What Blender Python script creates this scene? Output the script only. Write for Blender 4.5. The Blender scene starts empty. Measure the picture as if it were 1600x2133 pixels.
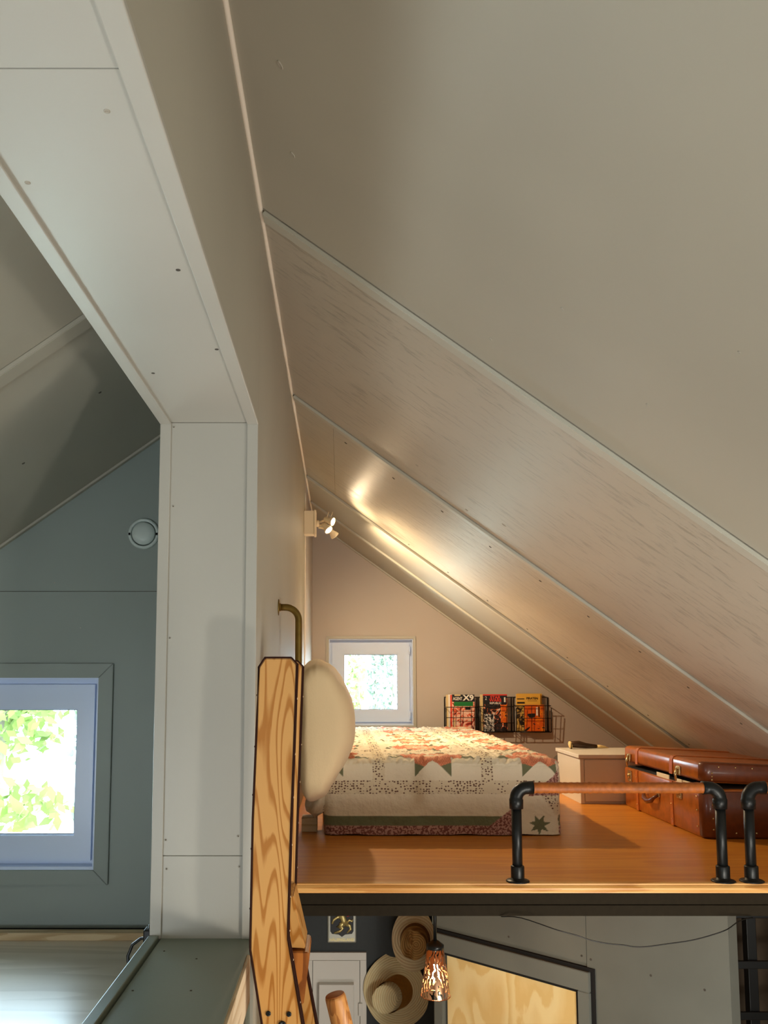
import bpy, bmesh, math, random
from mathutils import Vector, Matrix, noise
random.seed(4)
S = bpy.context.scene
COL = S.collection

# ------------------------------------------------------------------ camera
F_PX = 1800.0
PITCH = math.atan(0.10)
cam_d = bpy.data.cameras.new('camera')
cam = bpy.data.objects.new('camera', cam_d)
COL.objects.link(cam)
cam.location = (0, 0, 0)
cam.rotation_euler = (math.pi / 2 + PITCH, 0, 0)
cam_d.sensor_fit = 'VERTICAL'
cam_d.sensor_height = 36.0
cam_d.sensor_width = 27.0
cam_d.lens = 36.0 * F_PX / 2133.0
cam_d.shift_x = (800 - 710) / 2133.0
cam_d.shift_y = ((1422 - F_PX * 0.10) - 1066.5) / 2133.0
cam_d.clip_start = 0.02
S.camera = cam

# ------------------------------------------------------------------ world, lights, exposure
S.view_settings.view_transform = 'Standard'
S.view_settings.look = 'None'
S.view_settings.exposure = 0.0
S.view_settings.gamma = 1.0
S.view_settings.use_curve_mapping = False

W = bpy.data.worlds.new('daylight'); S.world = W; W.use_nodes = True
wn = W.node_tree; wn.nodes.clear()
wo = wn.nodes.new('ShaderNodeOutputWorld'); wb = wn.nodes.new('ShaderNodeBackground')
wb.inputs[0].default_value = (0.66, 0.85, 1.0, 1); wb.inputs[1].default_value = 20.0
wn.links.new(wb.outputs[0], wo.inputs[0])


def area(name, loc, target, sx, sy, power, color, spread=math.pi):
    l = bpy.data.lights.new(name, 'AREA'); l.shape = 'RECTANGLE'; l.size = sx; l.size_y = sy
    l.energy = power; l.color = color; l.spread = spread
    o = bpy.data.objects.new(name, l); COL.objects.link(o); o.location = loc
    o.rotation_euler = (Vector(target) - Vector(loc)).to_track_quat('-Z', 'Y').to_euler()
    return o


area('stair_window_light', (1.4, -0.45, -1.06), (-0.3, 1.94, 0.1), 0.16, 0.2, 15.0, (1.0, 0.95, 0.86))
area('rear_fill', (0.5, -1.45, 0.15), (0.6, 3.0, 0.2), 0.9, 0.9, 3.0, (0.93, 0.98, 1.0))  # added soft fill behind the camera; the end wall has no window
area('left_room_fill', (-1.35, -0.2, -0.72), (-0.75, 1.1, 0.6), 0.8, 0.8, 35.0, (0.86, 0.94, 1.0))  # unseen fill added near the floor, facing up
area('lower_upward_fill', (0.35, 0.9, -2.5), (0.2, 1.5, 0.8), 1.3, 1.3, 26.0, (1.0, 0.97, 0.91))  # added to lift soffit and roof from below; no windows built down there
area('right_side_fill', (2.1, 0.5, -1.3), (-0.19, 1.3, 0.7), 0.6, 0.6, 12.0, (1.0, 0.96, 0.88))  # extra fill for the header's right face, not an actual window
area('lower_room_fill', (1.0, 1.2, -1.0), (0.6, 4.0, -1.5), 0.35, 0.35, 17.0, (1.0, 0.93, 0.82))  # unseen area light added to brighten the lower storey, no fixture

# ------------------------------------------------------------------ materials
MATS = {}


def srgb(r, g, b):
    def c(v):
        v /= 255.0
        return v / 12.92 if v <= 0.04045 else ((v + 0.055) / 1.055) ** 2.4
    return (c(r), c(g), c(b), 1.0)


class N:
    def __init__(s, name):
        s.m = bpy.data.materials.new(name); s.m.use_nodes = True
        s.t = s.m.node_tree; s.b = s.t.nodes['Principled BSDF']; s.o = s.t.nodes['Material Output']

    def n(s, typ, **kw):
        x = s.t.nodes.new(typ)
        for k, v in kw.items():
            if k.startswith('i_'):
                x.inputs[k[2:].replace('_', ' ')].default_value = v
            else:
                setattr(x, k, v)
        return x

    def l(s, a, b): s.t.links.new(a, b)

    def coords(s, scale=(1, 1, 1), rot=(0, 0, 0)):
        tc = s.n('ShaderNodeTexCoord'); mp = s.n('ShaderNodeMapping')
        mp.inputs['Scale'].default_value = scale; mp.inputs['Rotation'].default_value = rot
        s.l(tc.outputs['Object'], mp.inputs['Vector'])
        return mp.outputs[0]

    def ramp(s, fac, stops):
        r = s.n('ShaderNodeValToRGB'); e = r.color_ramp.elements
        while len(e) < len(stops): e.new(0.5)
        for i, (p, c) in enumerate(stops):
            e[i].position = p; e[i].color = c
        s.l(fac, r.inputs[0])
        return r.outputs[0]

    def bump(s, h, strength=0.2, dist=0.002):
        b = s.n('ShaderNodeBump'); b.inputs['Strength'].default_value = strength
        b.inputs['Distance'].default_value = dist
        s.l(h, b.inputs['Height']); s.l(b.outputs[0], s.b.inputs['Normal'])

    def math(s, op, a, b=None):
        x = s.n('ShaderNodeMath'); x.operation = op
        for i, v in enumerate((a, b)):
            if v is None: continue
            if isinstance(v, (int, float)): x.inputs[i].default_value = v
            else: s.l(v, x.inputs[i])
        return x.outputs[0]


def plain(name, col, rough=0.5, metal=0.0, bump=0.0, bscale=60, var=0.0, coat=0.0):
    if name in MATS: return MATS[name]
    k = N(name); b = k.b
    b.inputs['Base Color'].default_value = col; b.inputs['Roughness'].default_value = rough
    b.inputs['Metallic'].default_value = metal
    if coat: b.inputs['Coat Weight'].default_value = coat; b.inputs['Coat Roughness'].default_value = 0.12
    if bump or var:
        v = k.coords()
        nz = k.n('ShaderNodeTexNoise'); nz.inputs['Scale'].default_value = bscale; nz.inputs['Detail'].default_value = 4
        k.l(v, nz.inputs['Vector'])
        if bump: k.bump(nz.outputs[0], bump, 0.001)
        if var:
            c2 = tuple(max(0, x * (1 - var)) for x in col[:3]) + (1,)
            c3 = tuple(min(1, x * (1 + var)) for x in col[:3]) + (1,)
            k.l(k.ramp(nz.outputs[0], [(0.3, c2), (0.7, c3)]), b.inputs['Base Color'])
    MATS[name] = k.m
    return k.m


def paint(name, col, rough=0.45, gscale=(3, 120, 3), strength=0.12, rot=(0, 0, 0), marks=0.0, markscale=(2, 30, 2)):
    """Painted plywood: fine roller stipple plus stretched wood grain relief under the paint."""
    k = N(name); b = k.b
    b.inputs['Roughness'].default_value = rough
    g = k.n('ShaderNodeTexNoise'); g.inputs['Scale'].default_value = 1.0; g.inputs['Detail'].default_value = 5
    k.l(k.coords(gscale, rot), g.inputs['Vector'])
    st = k.n('ShaderNodeTexNoise'); st.inputs['Scale'].default_value = 260; st.inputs['Detail'].default_value = 2
    k.l(k.coords(), st.inputs['Vector'])
    h = k.math('ADD', k.math('MULTIPLY', g.outputs[0], 1.0), k.math('MULTIPLY', st.outputs[0], 0.35))
    big = k.n('ShaderNodeTexNoise'); big.inputs['Scale'].default_value = 1.7; k.l(k.coords(), big.inputs['Vector'])
    d = tuple(c * 0.94 for c in col[:3]) + (1,)
    u = tuple(min(1, c * 1.05) for c in col[:3]) + (1,)
    base = k.ramp(big.outputs[0], [(0.3, d), (0.7, u)])
    if marks:
        mk = k.n('ShaderNodeTexNoise'); mk.inputs['Scale'].default_value = 1.0; mk.inputs['Detail'].default_value = 6
        mk.inputs['Roughness'].default_value = 0.7
        k.l(k.coords(markscale, rot), mk.inputs['Vector'])
        pm = k.n('ShaderNodeTexNoise'); pm.inputs['Scale'].default_value = 1.6; pm.inputs['Detail'].default_value = 2
        k.l(k.coords(), pm.inputs['Vector'])
        f = k.ramp(mk.outputs[0], [(0.54, (0, 0, 0, 1)), (0.62, (1, 1, 1, 1))])
        f2 = k.ramp(pm.outputs[0], [(0.36, (0, 0, 0, 1)), (0.52, (1, 1, 1, 1))])
        ff = k.math('MULTIPLY', k.math('MULTIPLY', f, f2), marks)
        mx = k.n('ShaderNodeMix'); mx.data_type = 'RGBA'
        k.l(ff, mx.inputs[0]); k.l(base, mx.inputs[6]); mx.inputs[7].default_value = tuple(c * 0.62 for c in col[:3]) + (1,)
        base = mx.outputs[2]
        h = k.math('SUBTRACT', h, k.math('MULTIPLY', f, 1.0))
    k.l(base, b.inputs['Base Color'])
    k.bump(h, strength, 0.0012)
    MATS[name] = k.m
    return k.m


def wood(name, light, dark, scale=(8, 8, 0.8), rings=5.0, rough=0.4, coat=0.0, lo=0.45, hi=0.75, fine=0.25, fscale=12, seed=0.0):
    """Contour lines of a stretched noise give flat-sawn grain; fine streaks on top."""
    k = N(name); b = k.b
    b.inputs['Roughness'].default_value = rough
    if coat: b.inputs['Coat Weight'].default_value = coat; b.inputs['Coat Roughness'].default_value = 0.2
    tc = k.n('ShaderNodeTexCoord'); mp = k.n('ShaderNodeMapping'); mp.inputs['Scale'].default_value = scale; mp.inputs['Location'].default_value = (seed, seed, seed)
    k.l(tc.outputs['Object'], mp.inputs['Vector'])
    nz = k.n('ShaderNodeTexNoise'); nz.inputs['Scale'].default_value = 1.0; nz.inputs['Detail'].default_value = 1.5; nz.inputs['Roughness'].default_value = 0.35
    k.l(mp.outputs[0], nz.inputs['Vector'])
    w = k.math('FRACT', k.math('MULTIPLY', nz.outputs[0], rings))
    fz = k.n('ShaderNodeTexNoise'); fz.inputs['Scale'].default_value = fscale; fz.inputs['Detail'].default_value = 4
    k.l(mp.outputs[0], fz.inputs['Vector'])
    f = k.math('ADD', k.math('MULTIPLY', w, 1.0 - fine), k.math('MULTIPLY', fz.outputs[0], fine))
    k.l(k.ramp(f, [(lo, light), (hi, dark), (min(1, hi + .12), dark), (min(1.0, hi + .2), light)]), b.inputs['Base Color'])
    k.bump(fz.outputs[0], 0.06, 0.0006)
    MATS[name] = k.m
    return k.m


PAINT = srgb(174, 169, 153)
m_ceil = paint('painted_ceiling', PAINT, 0.55, (2.5, 90, 2.5), 0.18)
m_grain = paint('painted_plywood_grain', srgb(184, 176, 158), 0.45, (5, 110, 5), 0.6, marks=0.8, markscale=(9, 90, 9))
m_some = paint('painted_plywood_soft_grain', srgb(182, 174, 158), 0.47, (4, 70, 4), 0.35, marks=0.6, markscale=(10, 60, 10))
m_wall = paint('painted_wall', PAINT, 0.55, (60, 60, 2.0), 0.20)
m_left = paint('painted_left_wall', srgb(142, 152, 145), 0.5, (3, 3, 3), 0.10)
m_batt = paint('painted_batten', srgb(186, 184, 170), 0.45, (3, 60, 3), 0.15)
m_trim = paint('painted_trim', srgb(180, 177, 166), 0.40, (40, 4, 40), 0.15)
m_sill = paint('painted_sill', srgb(112, 122, 108), 0.38, (30, 3, 30), 0.25)
m_caulk = plain('white_caulk', srgb(232, 222, 205), 0.5, bump=0.3, bscale=90)
m_far = paint('painted_far_wall', srgb(186, 176, 166), 0.55, (3, 3, 3), 0.08)
m_dent = plain('filled_screw', srgb(170, 163, 148), 0.5)
m_seam = plain('joint_shadow', srgb(80, 76, 68), 0.9)
m_dark = plain('dark_gap', srgb(18, 17, 16), 0.9)
m_lfloor = wood('light_floor', srgb(205, 190, 168), srgb(190, 174, 150), (1.2, 9, 3), 5, 0.28, lo=.3, hi=.7)
m_floor = wood('loft_floor', srgb(208, 138, 48), srgb(194, 120, 38), (1.0, 14, 3), 5, 0.34, lo=.2, hi=.7)
m_pine = wood('pine_nosing', srgb(224, 170, 98), srgb(200, 140, 70), (1.5, 20, 20), 5, 0.42, lo=.3, hi=.7)
m_raw = wood('raw_spruce', srgb(200, 176, 136), srgb(176, 148, 106), (1.5, 20, 20), 5, 0.6, lo=.3, hi=.7)
m_rawv = wood('raw_board', srgb(224, 204, 172), srgb(200, 174, 138), (20, 1.5, 20), 5, 0.6, lo=.3, hi=.7)
m_fascia = plain('dark_beam_paint', srgb(36, 30, 20), 0.85, bump=0.2, var=0.1)
m_fascia.node_tree.nodes['Principled BSDF'].inputs['Specular IOR Level'].default_value = 0.15
m_ladder = wood('ladder_pine', srgb(206, 152, 84), srgb(172, 110, 40), (15, 5, 1.3), 22.0, 0.36, coat=0.12, lo=0.50, hi=0.66, fine=.16)
m_ladder2 = wood('ladder_step_wood', srgb(184, 112, 46), srgb(132, 72, 24), (12, 4, 4), 6, 0.38, coat=0.1)
m_pole = wood('pole_wood', srgb(206, 142, 76), srgb(166, 104, 48), (60, 60, 5), 5, 0.45)
m_poleend = plain('pole_end_grain', srgb(150, 84, 30), 0.6, var=0.12)
m_cord = plain('dark_leather_cord', srgb(46, 20, 10), 0.8)
m_cord.node_tree.nodes['Principled BSDF'].inputs['Specular IOR Level'].default_value = 0.15
m_brass = plain('aged_brass', srgb(128, 104, 50), 0.32, 0.85, bump=0.2, var=0.15, bscale=30)
m_nail = plain('nail_metal', srgb(225, 200, 165), 0.3, 0.6)
m_black = plain('black_metal', srgb(20, 22, 22), 0.32, 0.3)
m_pipe = plain('black_pipe', srgb(24, 26, 26), 0.38, 0.5, bump=0.15, bscale=120)
m_wrap = plain('wrapped_leather', srgb(160, 86, 26), 0.55, bump=0.5, bscale=60, var=0.25)
m_pvc = plain('white_frame_blue_shade', srgb(208, 224, 250), 0.3)  # white frame with the bluish cast of shade mixed into its colour
m_white = plain('white_lacquer', srgb(222, 222, 214), 0.35)
m_gasket = plain('window_gasket', srgb(120, 128, 134), 0.5)
m_vent = plain('vent_white', srgb(196, 208, 202), 0.35)
m_cabw = plain('cabinet_white', srgb(214, 204, 186), 0.4, bump=0.1)
m_leather = plain('suitcase_leather', srgb(166, 90, 26), 0.3, bump=0.2, bscale=35, var=0.2, coat=0.3)
m_leather_d = plain('suitcase_dark_leather', srgb(100, 46, 16), 0.35, bump=0.25, bscale=45, var=0.2, coat=0.2)
m_strap = plain('suitcase_strap', srgb(178, 96, 40), 0.38, bump=0.2, bscale=60, var=0.15)
m_lining = plain('suitcase_lining', srgb(226, 212, 180), 0.7)
m_lock = plain('lock_brass', srgb(205, 180, 130), 0.25, 0.85)
m_copper = plain('copper', srgb(190, 120, 80), 0.2, 0.9)
m_lowdark = plain('dark_lower_wall', srgb(40, 48, 50), 0.6, bump=0.1, var=0.08)
m_lowgray = plain('grey_diagonal_wall', srgb(106, 109, 102), 0.5, bump=0.12, var=0.05, bscale=8)
m_frameg = plain('grey_door_frame', srgb(112, 116, 110), 0.45)
m_birch = wood('birch_door', srgb(252, 230, 170), srgb(240, 208, 138), (5, 5, 2.2), 9, 0.42, lo=.2, hi=.6)
m_brown = plain('brown_lower_wall', srgb(70, 56, 36), 0.6, var=0.1)
m_pillow = None


def mk_fabric(name, col, sc=420, rough=0.9):
    k = N(name); b = k.b
    b.inputs['Roughness'].default_value = rough
    b.inputs['Sheen Weight'].default_value = 0.25
    wv = k.n('ShaderNodeTexNoise'); wv.inputs['Scale'].default_value = sc; wv.inputs['Detail'].default_value = 2
    k.l(k.coords((1, 1, 0.35)), wv.inputs['Vector'])
    cr = k.n('ShaderNodeTexNoise'); cr.inputs['Scale'].default_value = 7; cr.inputs['Detail'].default_value = 5
    k.l(k.coords((1, 1, 0.6)), cr.inputs['Vector'])
    h = k.math('ADD', k.math('MULTIPLY', wv.outputs[0], 0.3), k.math('MULTIPLY', cr.outputs[0], 3.0))
    k.bump(h, 0.5, 0.004)
    b.inputs['Base Color'].default_value = col
    MATS[name] = k.m
    return k.m


m_pillow = mk_fabric('cream_linen', srgb(240, 217, 174))


def mk_emit(name, col, strength):
    k = N(name); e = k.n('ShaderNodeEmission'); e.inputs[0].default_value = col; e.inputs[1].default_value = strength
    k.l(e.outputs[0], k.o.inputs[0]); MATS[name] = k.m
    return k.m


m_bulb = mk_emit('lit_spot_lens', (1, 0.86, 0.6, 1), 30)
m_filament = mk_emit('lit_bulb', (1, 0.78, 0.48, 1), 22)


def mk_glass():
    k = N('window_glass')
    tr = k.n('ShaderNodeBsdfTransparent'); gl = k.n('ShaderNodeBsdfGlossy'); gl.inputs['Roughness'].default_value = 0.02
    fr = k.n('ShaderNodeFresnel'); fr.inputs[0].default_value = 1.35
    mx = k.n('ShaderNodeMixShader'); tr.inputs[0].default_value = (0.95, 0.98, 0.97, 1)
    k.l(fr.outputs[0], mx.inputs[0]); k.l(tr.outputs[0], mx.inputs[1]); k.l(gl.outputs[0], mx.inputs[2])
    k.l(mx.outputs[0], k.o.inputs[0])
    return k.m


m_glass = mk_glass()


# ------------------------------------------------------------------ mesh helpers
def bx(bm, x0, x1, y0, y1, z0, z1, rot=None, about=None):
    vs = [bm.verts.new(v) for v in ((x0, y0, z0), (x1, y0, z0), (x1, y1, z0), (x0, y1, z0), (x0, y0, z1), (x1, y0, z1), (x1, y1, z1), (x0, y1, z1))]
    for f in ((0, 3, 2, 1), (4, 5, 6, 7), (0, 1, 5, 4), (1, 2, 6, 5), (2, 3, 7, 6), (3, 0, 4, 7)):
        bm.faces.new([vs[i] for i in f])
    if rot is not None:
        bmesh.ops.rotate(bm, verts=vs, cent=about, matrix=rot)
    return vs


def box(x0, x1, y0, y1, z0, z1, bev=0.0, seg=2):
    bm = bmesh.new(); bx(bm, x0, x1, y0, y1, z0, z1)
    if bev: bmesh.ops.bevel(bm, geom=bm.edges[:], offset=bev, segments=seg, affect='EDGES', profile=0.5)
    return bm


def prism(pts, d, bev=0.0):
    """Closed polygon (list of 3-D points) extruded by vector d."""
    bm = bmesh.new()
    a = [bm.verts.new(p) for p in pts]; b = [bm.verts.new(Vector(p) + Vector(d)) for p in pts]
    n = len(pts)
    bm.faces.new(a); bm.faces.new(b[::-1])
    for i in range(n): bm.faces.new((a[i], b[i], b[(i + 1) % n], a[(i + 1) % n]))
    bmesh.ops.recalc_face_normals(bm, faces=bm.faces[:])
    if bev: bmesh.ops.bevel(bm, geom=bm.edges[:], offset=bev, segments=2, affect='EDGES')
    return bm


def tube(bm, pts, r, n=10, caps=True, closed=False):
    P = [Vector(p) for p in pts]
    m = len(P); rings = []
    rr = r if isinstance(r, (list, tuple)) else [r] * m
    up = None
    for i in range(m):
        if closed: t = P[(i + 1) % m] - P[i - 1]
        else: t = P[min(i + 1, m - 1)] - P[max(i - 1, 0)]
        t.normalize()
        if up is None:
            up = Vector((0, 0, 1)) if abs(t.z) < 0.9 else Vector((1, 0, 0))
        a = t.cross(up).normalized(); up = a.cross(t).normalized()
        rings.append([bm.verts.new(P[i] + (a * math.cos(2 * math.pi * k / n) + up * math.sin(2 * math.pi * k / n)) * rr[i]) for k in range(n)])
    for i in range(m if closed else m - 1):
        A, B = rings[i], rings[(i + 1) % m]
        for k in range(n): bm.faces.new((A[k], A[(k + 1) % n], B[(k + 1) % n], B[k]))
    if caps and not closed:
        bm.faces.new(rings[0][::-1]); bm.faces.new(rings[-1])
    return bm


def tb(pts, r, n=10, **k): return tube(bmesh.new(), pts, r, n, **k)


def arc(c, a, b, r, t0, t1, n=8):
    c, a, b = Vector(c), Vector(a), Vector(b)
    return [c + (a * math.cos(t0 + (t1 - t0) * i / n) + b * math.sin(t0 + (t1 - t0) * i / n)) * r for i in range(n + 1)]


def lathe(profile, c, axis=(0, 0, 1), n=28, cap=True):
    """profile: list of (radius, height along axis)."""
    bm = bmesh.new(); ax = Vector(axis).normalized()
    a = ax.cross(Vector((0, 1, 0)) if abs(ax.y) < 0.9 else Vector((1, 0, 0))).normalized(); b = ax.cross(a)
    rings = []
    for r, h in profile:
        rings.append([bm.verts.new(Vector(c) + ax * h + (a * math.cos(2 * math.pi * k / n) + b * math.sin(2 * math.pi * k / n)) * max(r, 1e-5)) for k in range(n)])
    for A, B in zip(rings, rings[1:]):
        for k in range(n): bm.faces.new((A[k], A[(k + 1) % n], B[(k + 1) % n], B[k]))
    if cap:
        bm.faces.new(rings[0][::-1]); bm.faces.new(rings[-1])
    bmesh.ops.recalc_face_normals(bm, faces=bm.faces[:])
    return bm


def merge(*bms):
    out = bmesh.new()
    for b in bms:
        me = bpy.data.meshes.new('tmp'); b.to_mesh(me); b.free(); out.from_mesh(me); bpy.data.meshes.remove(me)
    return out


def obj(name, bm, mat, parent=None, smooth=False, label=None):
    """Link a bmesh given in world coordinates; parents carry their base location."""
    bmesh.ops.recalc_face_normals(bm, faces=bm.faces[:])
    me = bpy.data.meshes.new(name)
    if parent is not None:
        off = parent.get('_o', (0, 0, 0))
        bmesh.ops.translate(bm, verts=bm.verts[:], vec=-Vector(off))
    bm.to_mesh(me); bm.free()
    if mat: me.materials.append(mat)
    if smooth:
        for p in me.polygons: p.use_smooth = True
    o = bpy.data.objects.new(name, me); COL.objects.link(o)
    if parent is not None:
        o.parent = parent
        o['_o'] = (0, 0, 0) if False else tuple(parent.get('_o', (0, 0, 0)))
    if label: o['label'] = label
    return o


def thing(name, loc, label, cat, group=None):
    o = bpy.data.objects.new(name, None); COL.objects.link(o); o.location = loc
    o.empty_display_size = 0.05
    o['_o'] = tuple(loc); o['label'] = label; o['category'] = cat
    if group: o['group'] = group
    return o


def struct(name, bm, mat, label=None, cat=None, smooth=False):
    o = obj(name, bm, mat, None, smooth); o['kind'] = 'structure'
    if label: o['label'] = label; o['category'] = cat
    return o


def text_part(name, body, size, loc, mat, parent, rot=(math.pi / 2, 0, 0), depth=0.0006, sx=1.0, bold=0.0, shear=0.0):
    c = bpy.data.curves.new(name, 'FONT'); c.body = body; c.size = size; c.extrude = depth; c.offset = bold
    c.align_x = 'CENTER'; c.align_y = 'CENTER'; c.resolution_u = 3; c.shear = shear
    t = bpy.data.objects.new('tmp_text', c); COL.objects.link(t)
    dg = bpy.context.evaluated_depsgraph_get(); me = bpy.data.meshes.new_from_object(t.evaluated_get(dg))
    bpy.data.objects.remove(t); bpy.data.curves.remove(c)
    M = Matrix.Translation(Vector(loc) - Vector(parent.get('_o', (0, 0, 0)))) @ Matrix.Rotation(rot[2], 4, 'Z') @ Matrix.Rotation(rot[1], 4, 'Y') @ Matrix.Rotation(rot[0], 4, 'X') @ Matrix.Diagonal((sx, 1, 1, 1))
    me.transform(M); me.materials.clear(); me.materials.append(mat); me.name = name
    o = bpy.data.objects.new(name, me); COL.objects.link(o); o.parent = parent
    return o


# ------------------------------------------------------------------ key dimensions (metres, eye at the origin)
XW = -0.19          # right face of the partition
XL = -0.4144        # left face of the partition
YJ = 1.94           # far jamb of the opening
ZH, ZS = 0.5957, -0.5522   # header and sill
XR, ZRIDGE = -0.21, 1.1145
SR, SL = 0.726, 0.718
YB = 5.80           # far gable behind the loft
YLB = 2.85          # far wall of the left room
ZF, ZLF, ZG = -0.5755, -0.79, -2.75
YE = 2.572          # loft edge
XOUT, XOL = 2.30, -2.86


def zr(x): return ZRIDGE - SR * (x - XR)
def zl(x): return ZRIDGE + SL * (x - XR)


# ------------------------------------------------------------------ ceilings
def slope_slab(name, parent, mat, x0, x1, y0, y1, t0, t1, right=True, bev=0.0):
    """Slab lying along the slope, t0..t1 = distances from the ceiling surface into the room."""
    f = zr if right else zl
    s = SR if right else SL
    nx, nz = (-s, -1) if right else (s, -1)
    L = math.hypot(nx, nz); nx /= L; nz /= L
    q = []
    for y in (y0, y1):
        for x, t in ((x0, t0), (x1, t0), (x1, t1), (x0, t1)):
            q.append((x + nx * t, y, f(x) + nz * t))
    bm = bmesh.new(); v = [bm.verts.new(p) for p in q]
    for fc in ((0, 1, 2, 3), (7, 6, 5, 4), (0, 4, 5, 1), (1, 5, 6, 2), (2, 6, 7, 3), (3, 7, 4, 0)): bm.faces.new([v[i] for i in fc])
    if bev: bmesh.ops.bevel(bm, geom=bm.edges[:], offset=bev, segments=2, affect='EDGES')
    return obj(name, bm, mat, parent)


def slab_bm(x0, x1, y0, y1, t0, t1, right):
    f = zr if right else zl
    s = SR if right else SL
    nx, nz = (-s, -1) if right else (s, -1); L = math.hypot(nx, nz); nx /= L; nz /= L
    bm = bmesh.new(); q = []
    for y in (y0, y1):
        for x, t in ((x0, t0), (x1, t0), (x1, t1), (x0, t1)): q.append(bm.verts.new((x + nx * t, y, f(x) + nz * t)))
    for fc in ((0, 1, 2, 3), (7, 6, 5, 4), (0, 4, 5, 1), (1, 5, 6, 2), (2, 6, 7, 3), (3, 7, 4, 0)): bm.faces.new([q[i] for i in fc])
    return bm


ceil = struct('ceiling', slab_bm(XR, XOUT + 0.1, -1.6, YB + 0.1, -0.14, -0.008, True), m_seam)
XP0 = XW + 0.002
bats = [1.905, 3.195, 4.475, 5.13]
ends = [-1.55] + bats + [YB]
mats = [m_ceil, m_some, m_grain, m_ceil, m_ceil]
g = 0.0012
for i in range(5):
    a, b = ends[i], ends[i + 1]
    if i == 2:
        slope_slab('panel', ceil, mats[i], XP0, -0.030, a + g, b - .005, -0.008, 0.0)
        slope_slab('panel', ceil, mats[i], -0.0288, XOUT, a + g, b - .005, -0.008, 0.0)
    elif i == 3:
        slope_slab('panel', ceil, mats[i], XP0, 1.30, a + g, b - .005, -0.008, 0.0)
        slope_slab('panel', ceil, mats[i], 1.3014, XOUT, a + g, b - .005, -0.008, 0.0)
    elif i == 0:
        slope_slab('panel', ceil, mats[i], XP0, XOUT, 0.685, b - .005, -0.008, 0.0)
        slope_slab('panel', ceil, mats[i], XP0, XOUT, a, 0.683, -0.008, 0.0)
    else:
        slope_slab('panel', ceil, mats[i], XP0, XOUT, a + g, b - .005, -0.008, 0.0)
for b in bats:
    slope_slab('batten', ceil, m_batt, XP0 + 0.012, XOUT, b - 0.002, b + 0.036, 0.0005, 0.011, bev=0.0015)
# edge bead along the far gable
slope_slab('batten', ceil, m_batt, XP0 + 0.01, XOUT, YB - 0.03, YB - 0.001, 0.0005, 0.010, bev=0.001)


def dimple(parent, x, y, right=True, r=0.007, e=1.7, ang=0.3, mat=None):
    f = zr if right else zl
    s = SR if right else SL
    n = Vector((-s if right else s, 0, -1)).normalized()
    t = Vector((1, 0, -s if right else s)).normalized()
    bm = lathe([(r * 1.1, -0.0008), (r * .95, 0.0012), (r * 0.75, 0.0018), (r * 0.55, 0.0001), (0, 0.0001)], (0, 0, 0), n, 14)
    u = Vector((0, 1, 0)); d = (t * math.cos(ang) + u * math.sin(ang))
    for v in bm.verts:
        k = v.co.dot(d); v.co += d * k * (e - 1)
        v.co += Vector((x, y, f(x)))
    obj('screw_dimple', bm, mat or m_dent, parent, True)


for x, y, r, e, an in [(-0.102, 1.36, .0045, 2.0, 1.1), (-0.094, 1.60, .0042, 1.8, 1.0), (-0.125, 1.23, .002, 1.5, .5), (0.62, 1.30, .002, 1.4, 0), (0.59, 1.62, .002, 1.3, 0), (0.32, 1.78, .0022, 1.8, 0.4), (0.40, 1.50, .0022, 1.8, 0.4)]:
    dimple(ceil, x, y, True, r, e, an)
for k in range(9):
    dimple(ceil, 0.02 + 0.19 * k, 3.195 + 0.16 + 0.02 * (k % 2), True, 0.0035, 1.8, 0.2, m_seam)
for k in range(8):
    dimple(ceil, 0.35 + 0.2 * k, 4.475 - 0.08, True, 0.003, 1.6, 0.2, m_seam)
for x, y, r in [(1.05, 5.0, .004), (1.22, 5.05, .004), (.46, 3.11, .005), (0.57, 2.98, .006), (0.27, 3.0, .004)]:
    dimple(ceil, x, y, True, r, 1.5, .2)

ceil2 = struct('ceiling.001', slab_bm(XOL - 0.1, XR, -1.6, YLB + 0.1, -0.14, -0.008, False), m_seam)
for a, b in ((-1.55, 0.70), (0.702, 1.925), (1.927, YLB)):
    slope_slab('panel', ceil2, m_ceil, XOL, XL + 0.01, a + g, b - g, -0.008, 0.0, False)
slope_slab('batten', ceil2, m_ceil, XOL, XL - 0.001, 1.905, 1.955, 0.0005, 0.012, False, 0.0015)
slope_slab('batten', ceil2, m_ceil, XOL, XL - 0.001, YLB - 0.02, YLB - 0.001, 0.0005, 0.008, False, 0.001)
for x, y in [(-.60, 1.97), (-.66, 2.3), (-.9, 2.4)]:
    dimple(ceil2, x, y, False, 0.003, 1.6, 0.3, m_seam)

# ------------------------------------------------------------------ partition with its opening
zt = zr(XW) - 0.001
wc = struct('wall_center', prism([(XL + .003, YJ + .003, ZG), (XW - .003, YJ + .003, ZG), (XW - .003, YJ + .003, zt), (XR, YJ + .003, ZRIDGE - .002), (XL + .003, YJ + .003, zl(XL) - .003)], (0, YB - YJ - .005, 0)), m_wall)
# header and sill blocks above and below the opening
o = obj('header_core', prism([(XL + .003, -1.6, ZH + .004), (XW - .003, -1.6, ZH + .004), (XW - .003, -1.6, zt), (XR, -1.6, ZRIDGE - .002), (XL + .003, -1.6, zl(XL) - .003)], (0, YJ + 1.6, 0)), m_wall, wc)
o = obj('sill_core', box(XL + .003, XW - .006, -1.6, YJ, ZG, ZS - .006), m_sill, wc)


def wall_panel(name, x, y0, y1, pts, mat, th):
    """panel on a wall plane x = const; pts are (y, z) corners."""
    return obj(name, prism([(x, y, z) for y, z in pts], (th, 0, 0)), mat, wc)


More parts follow.
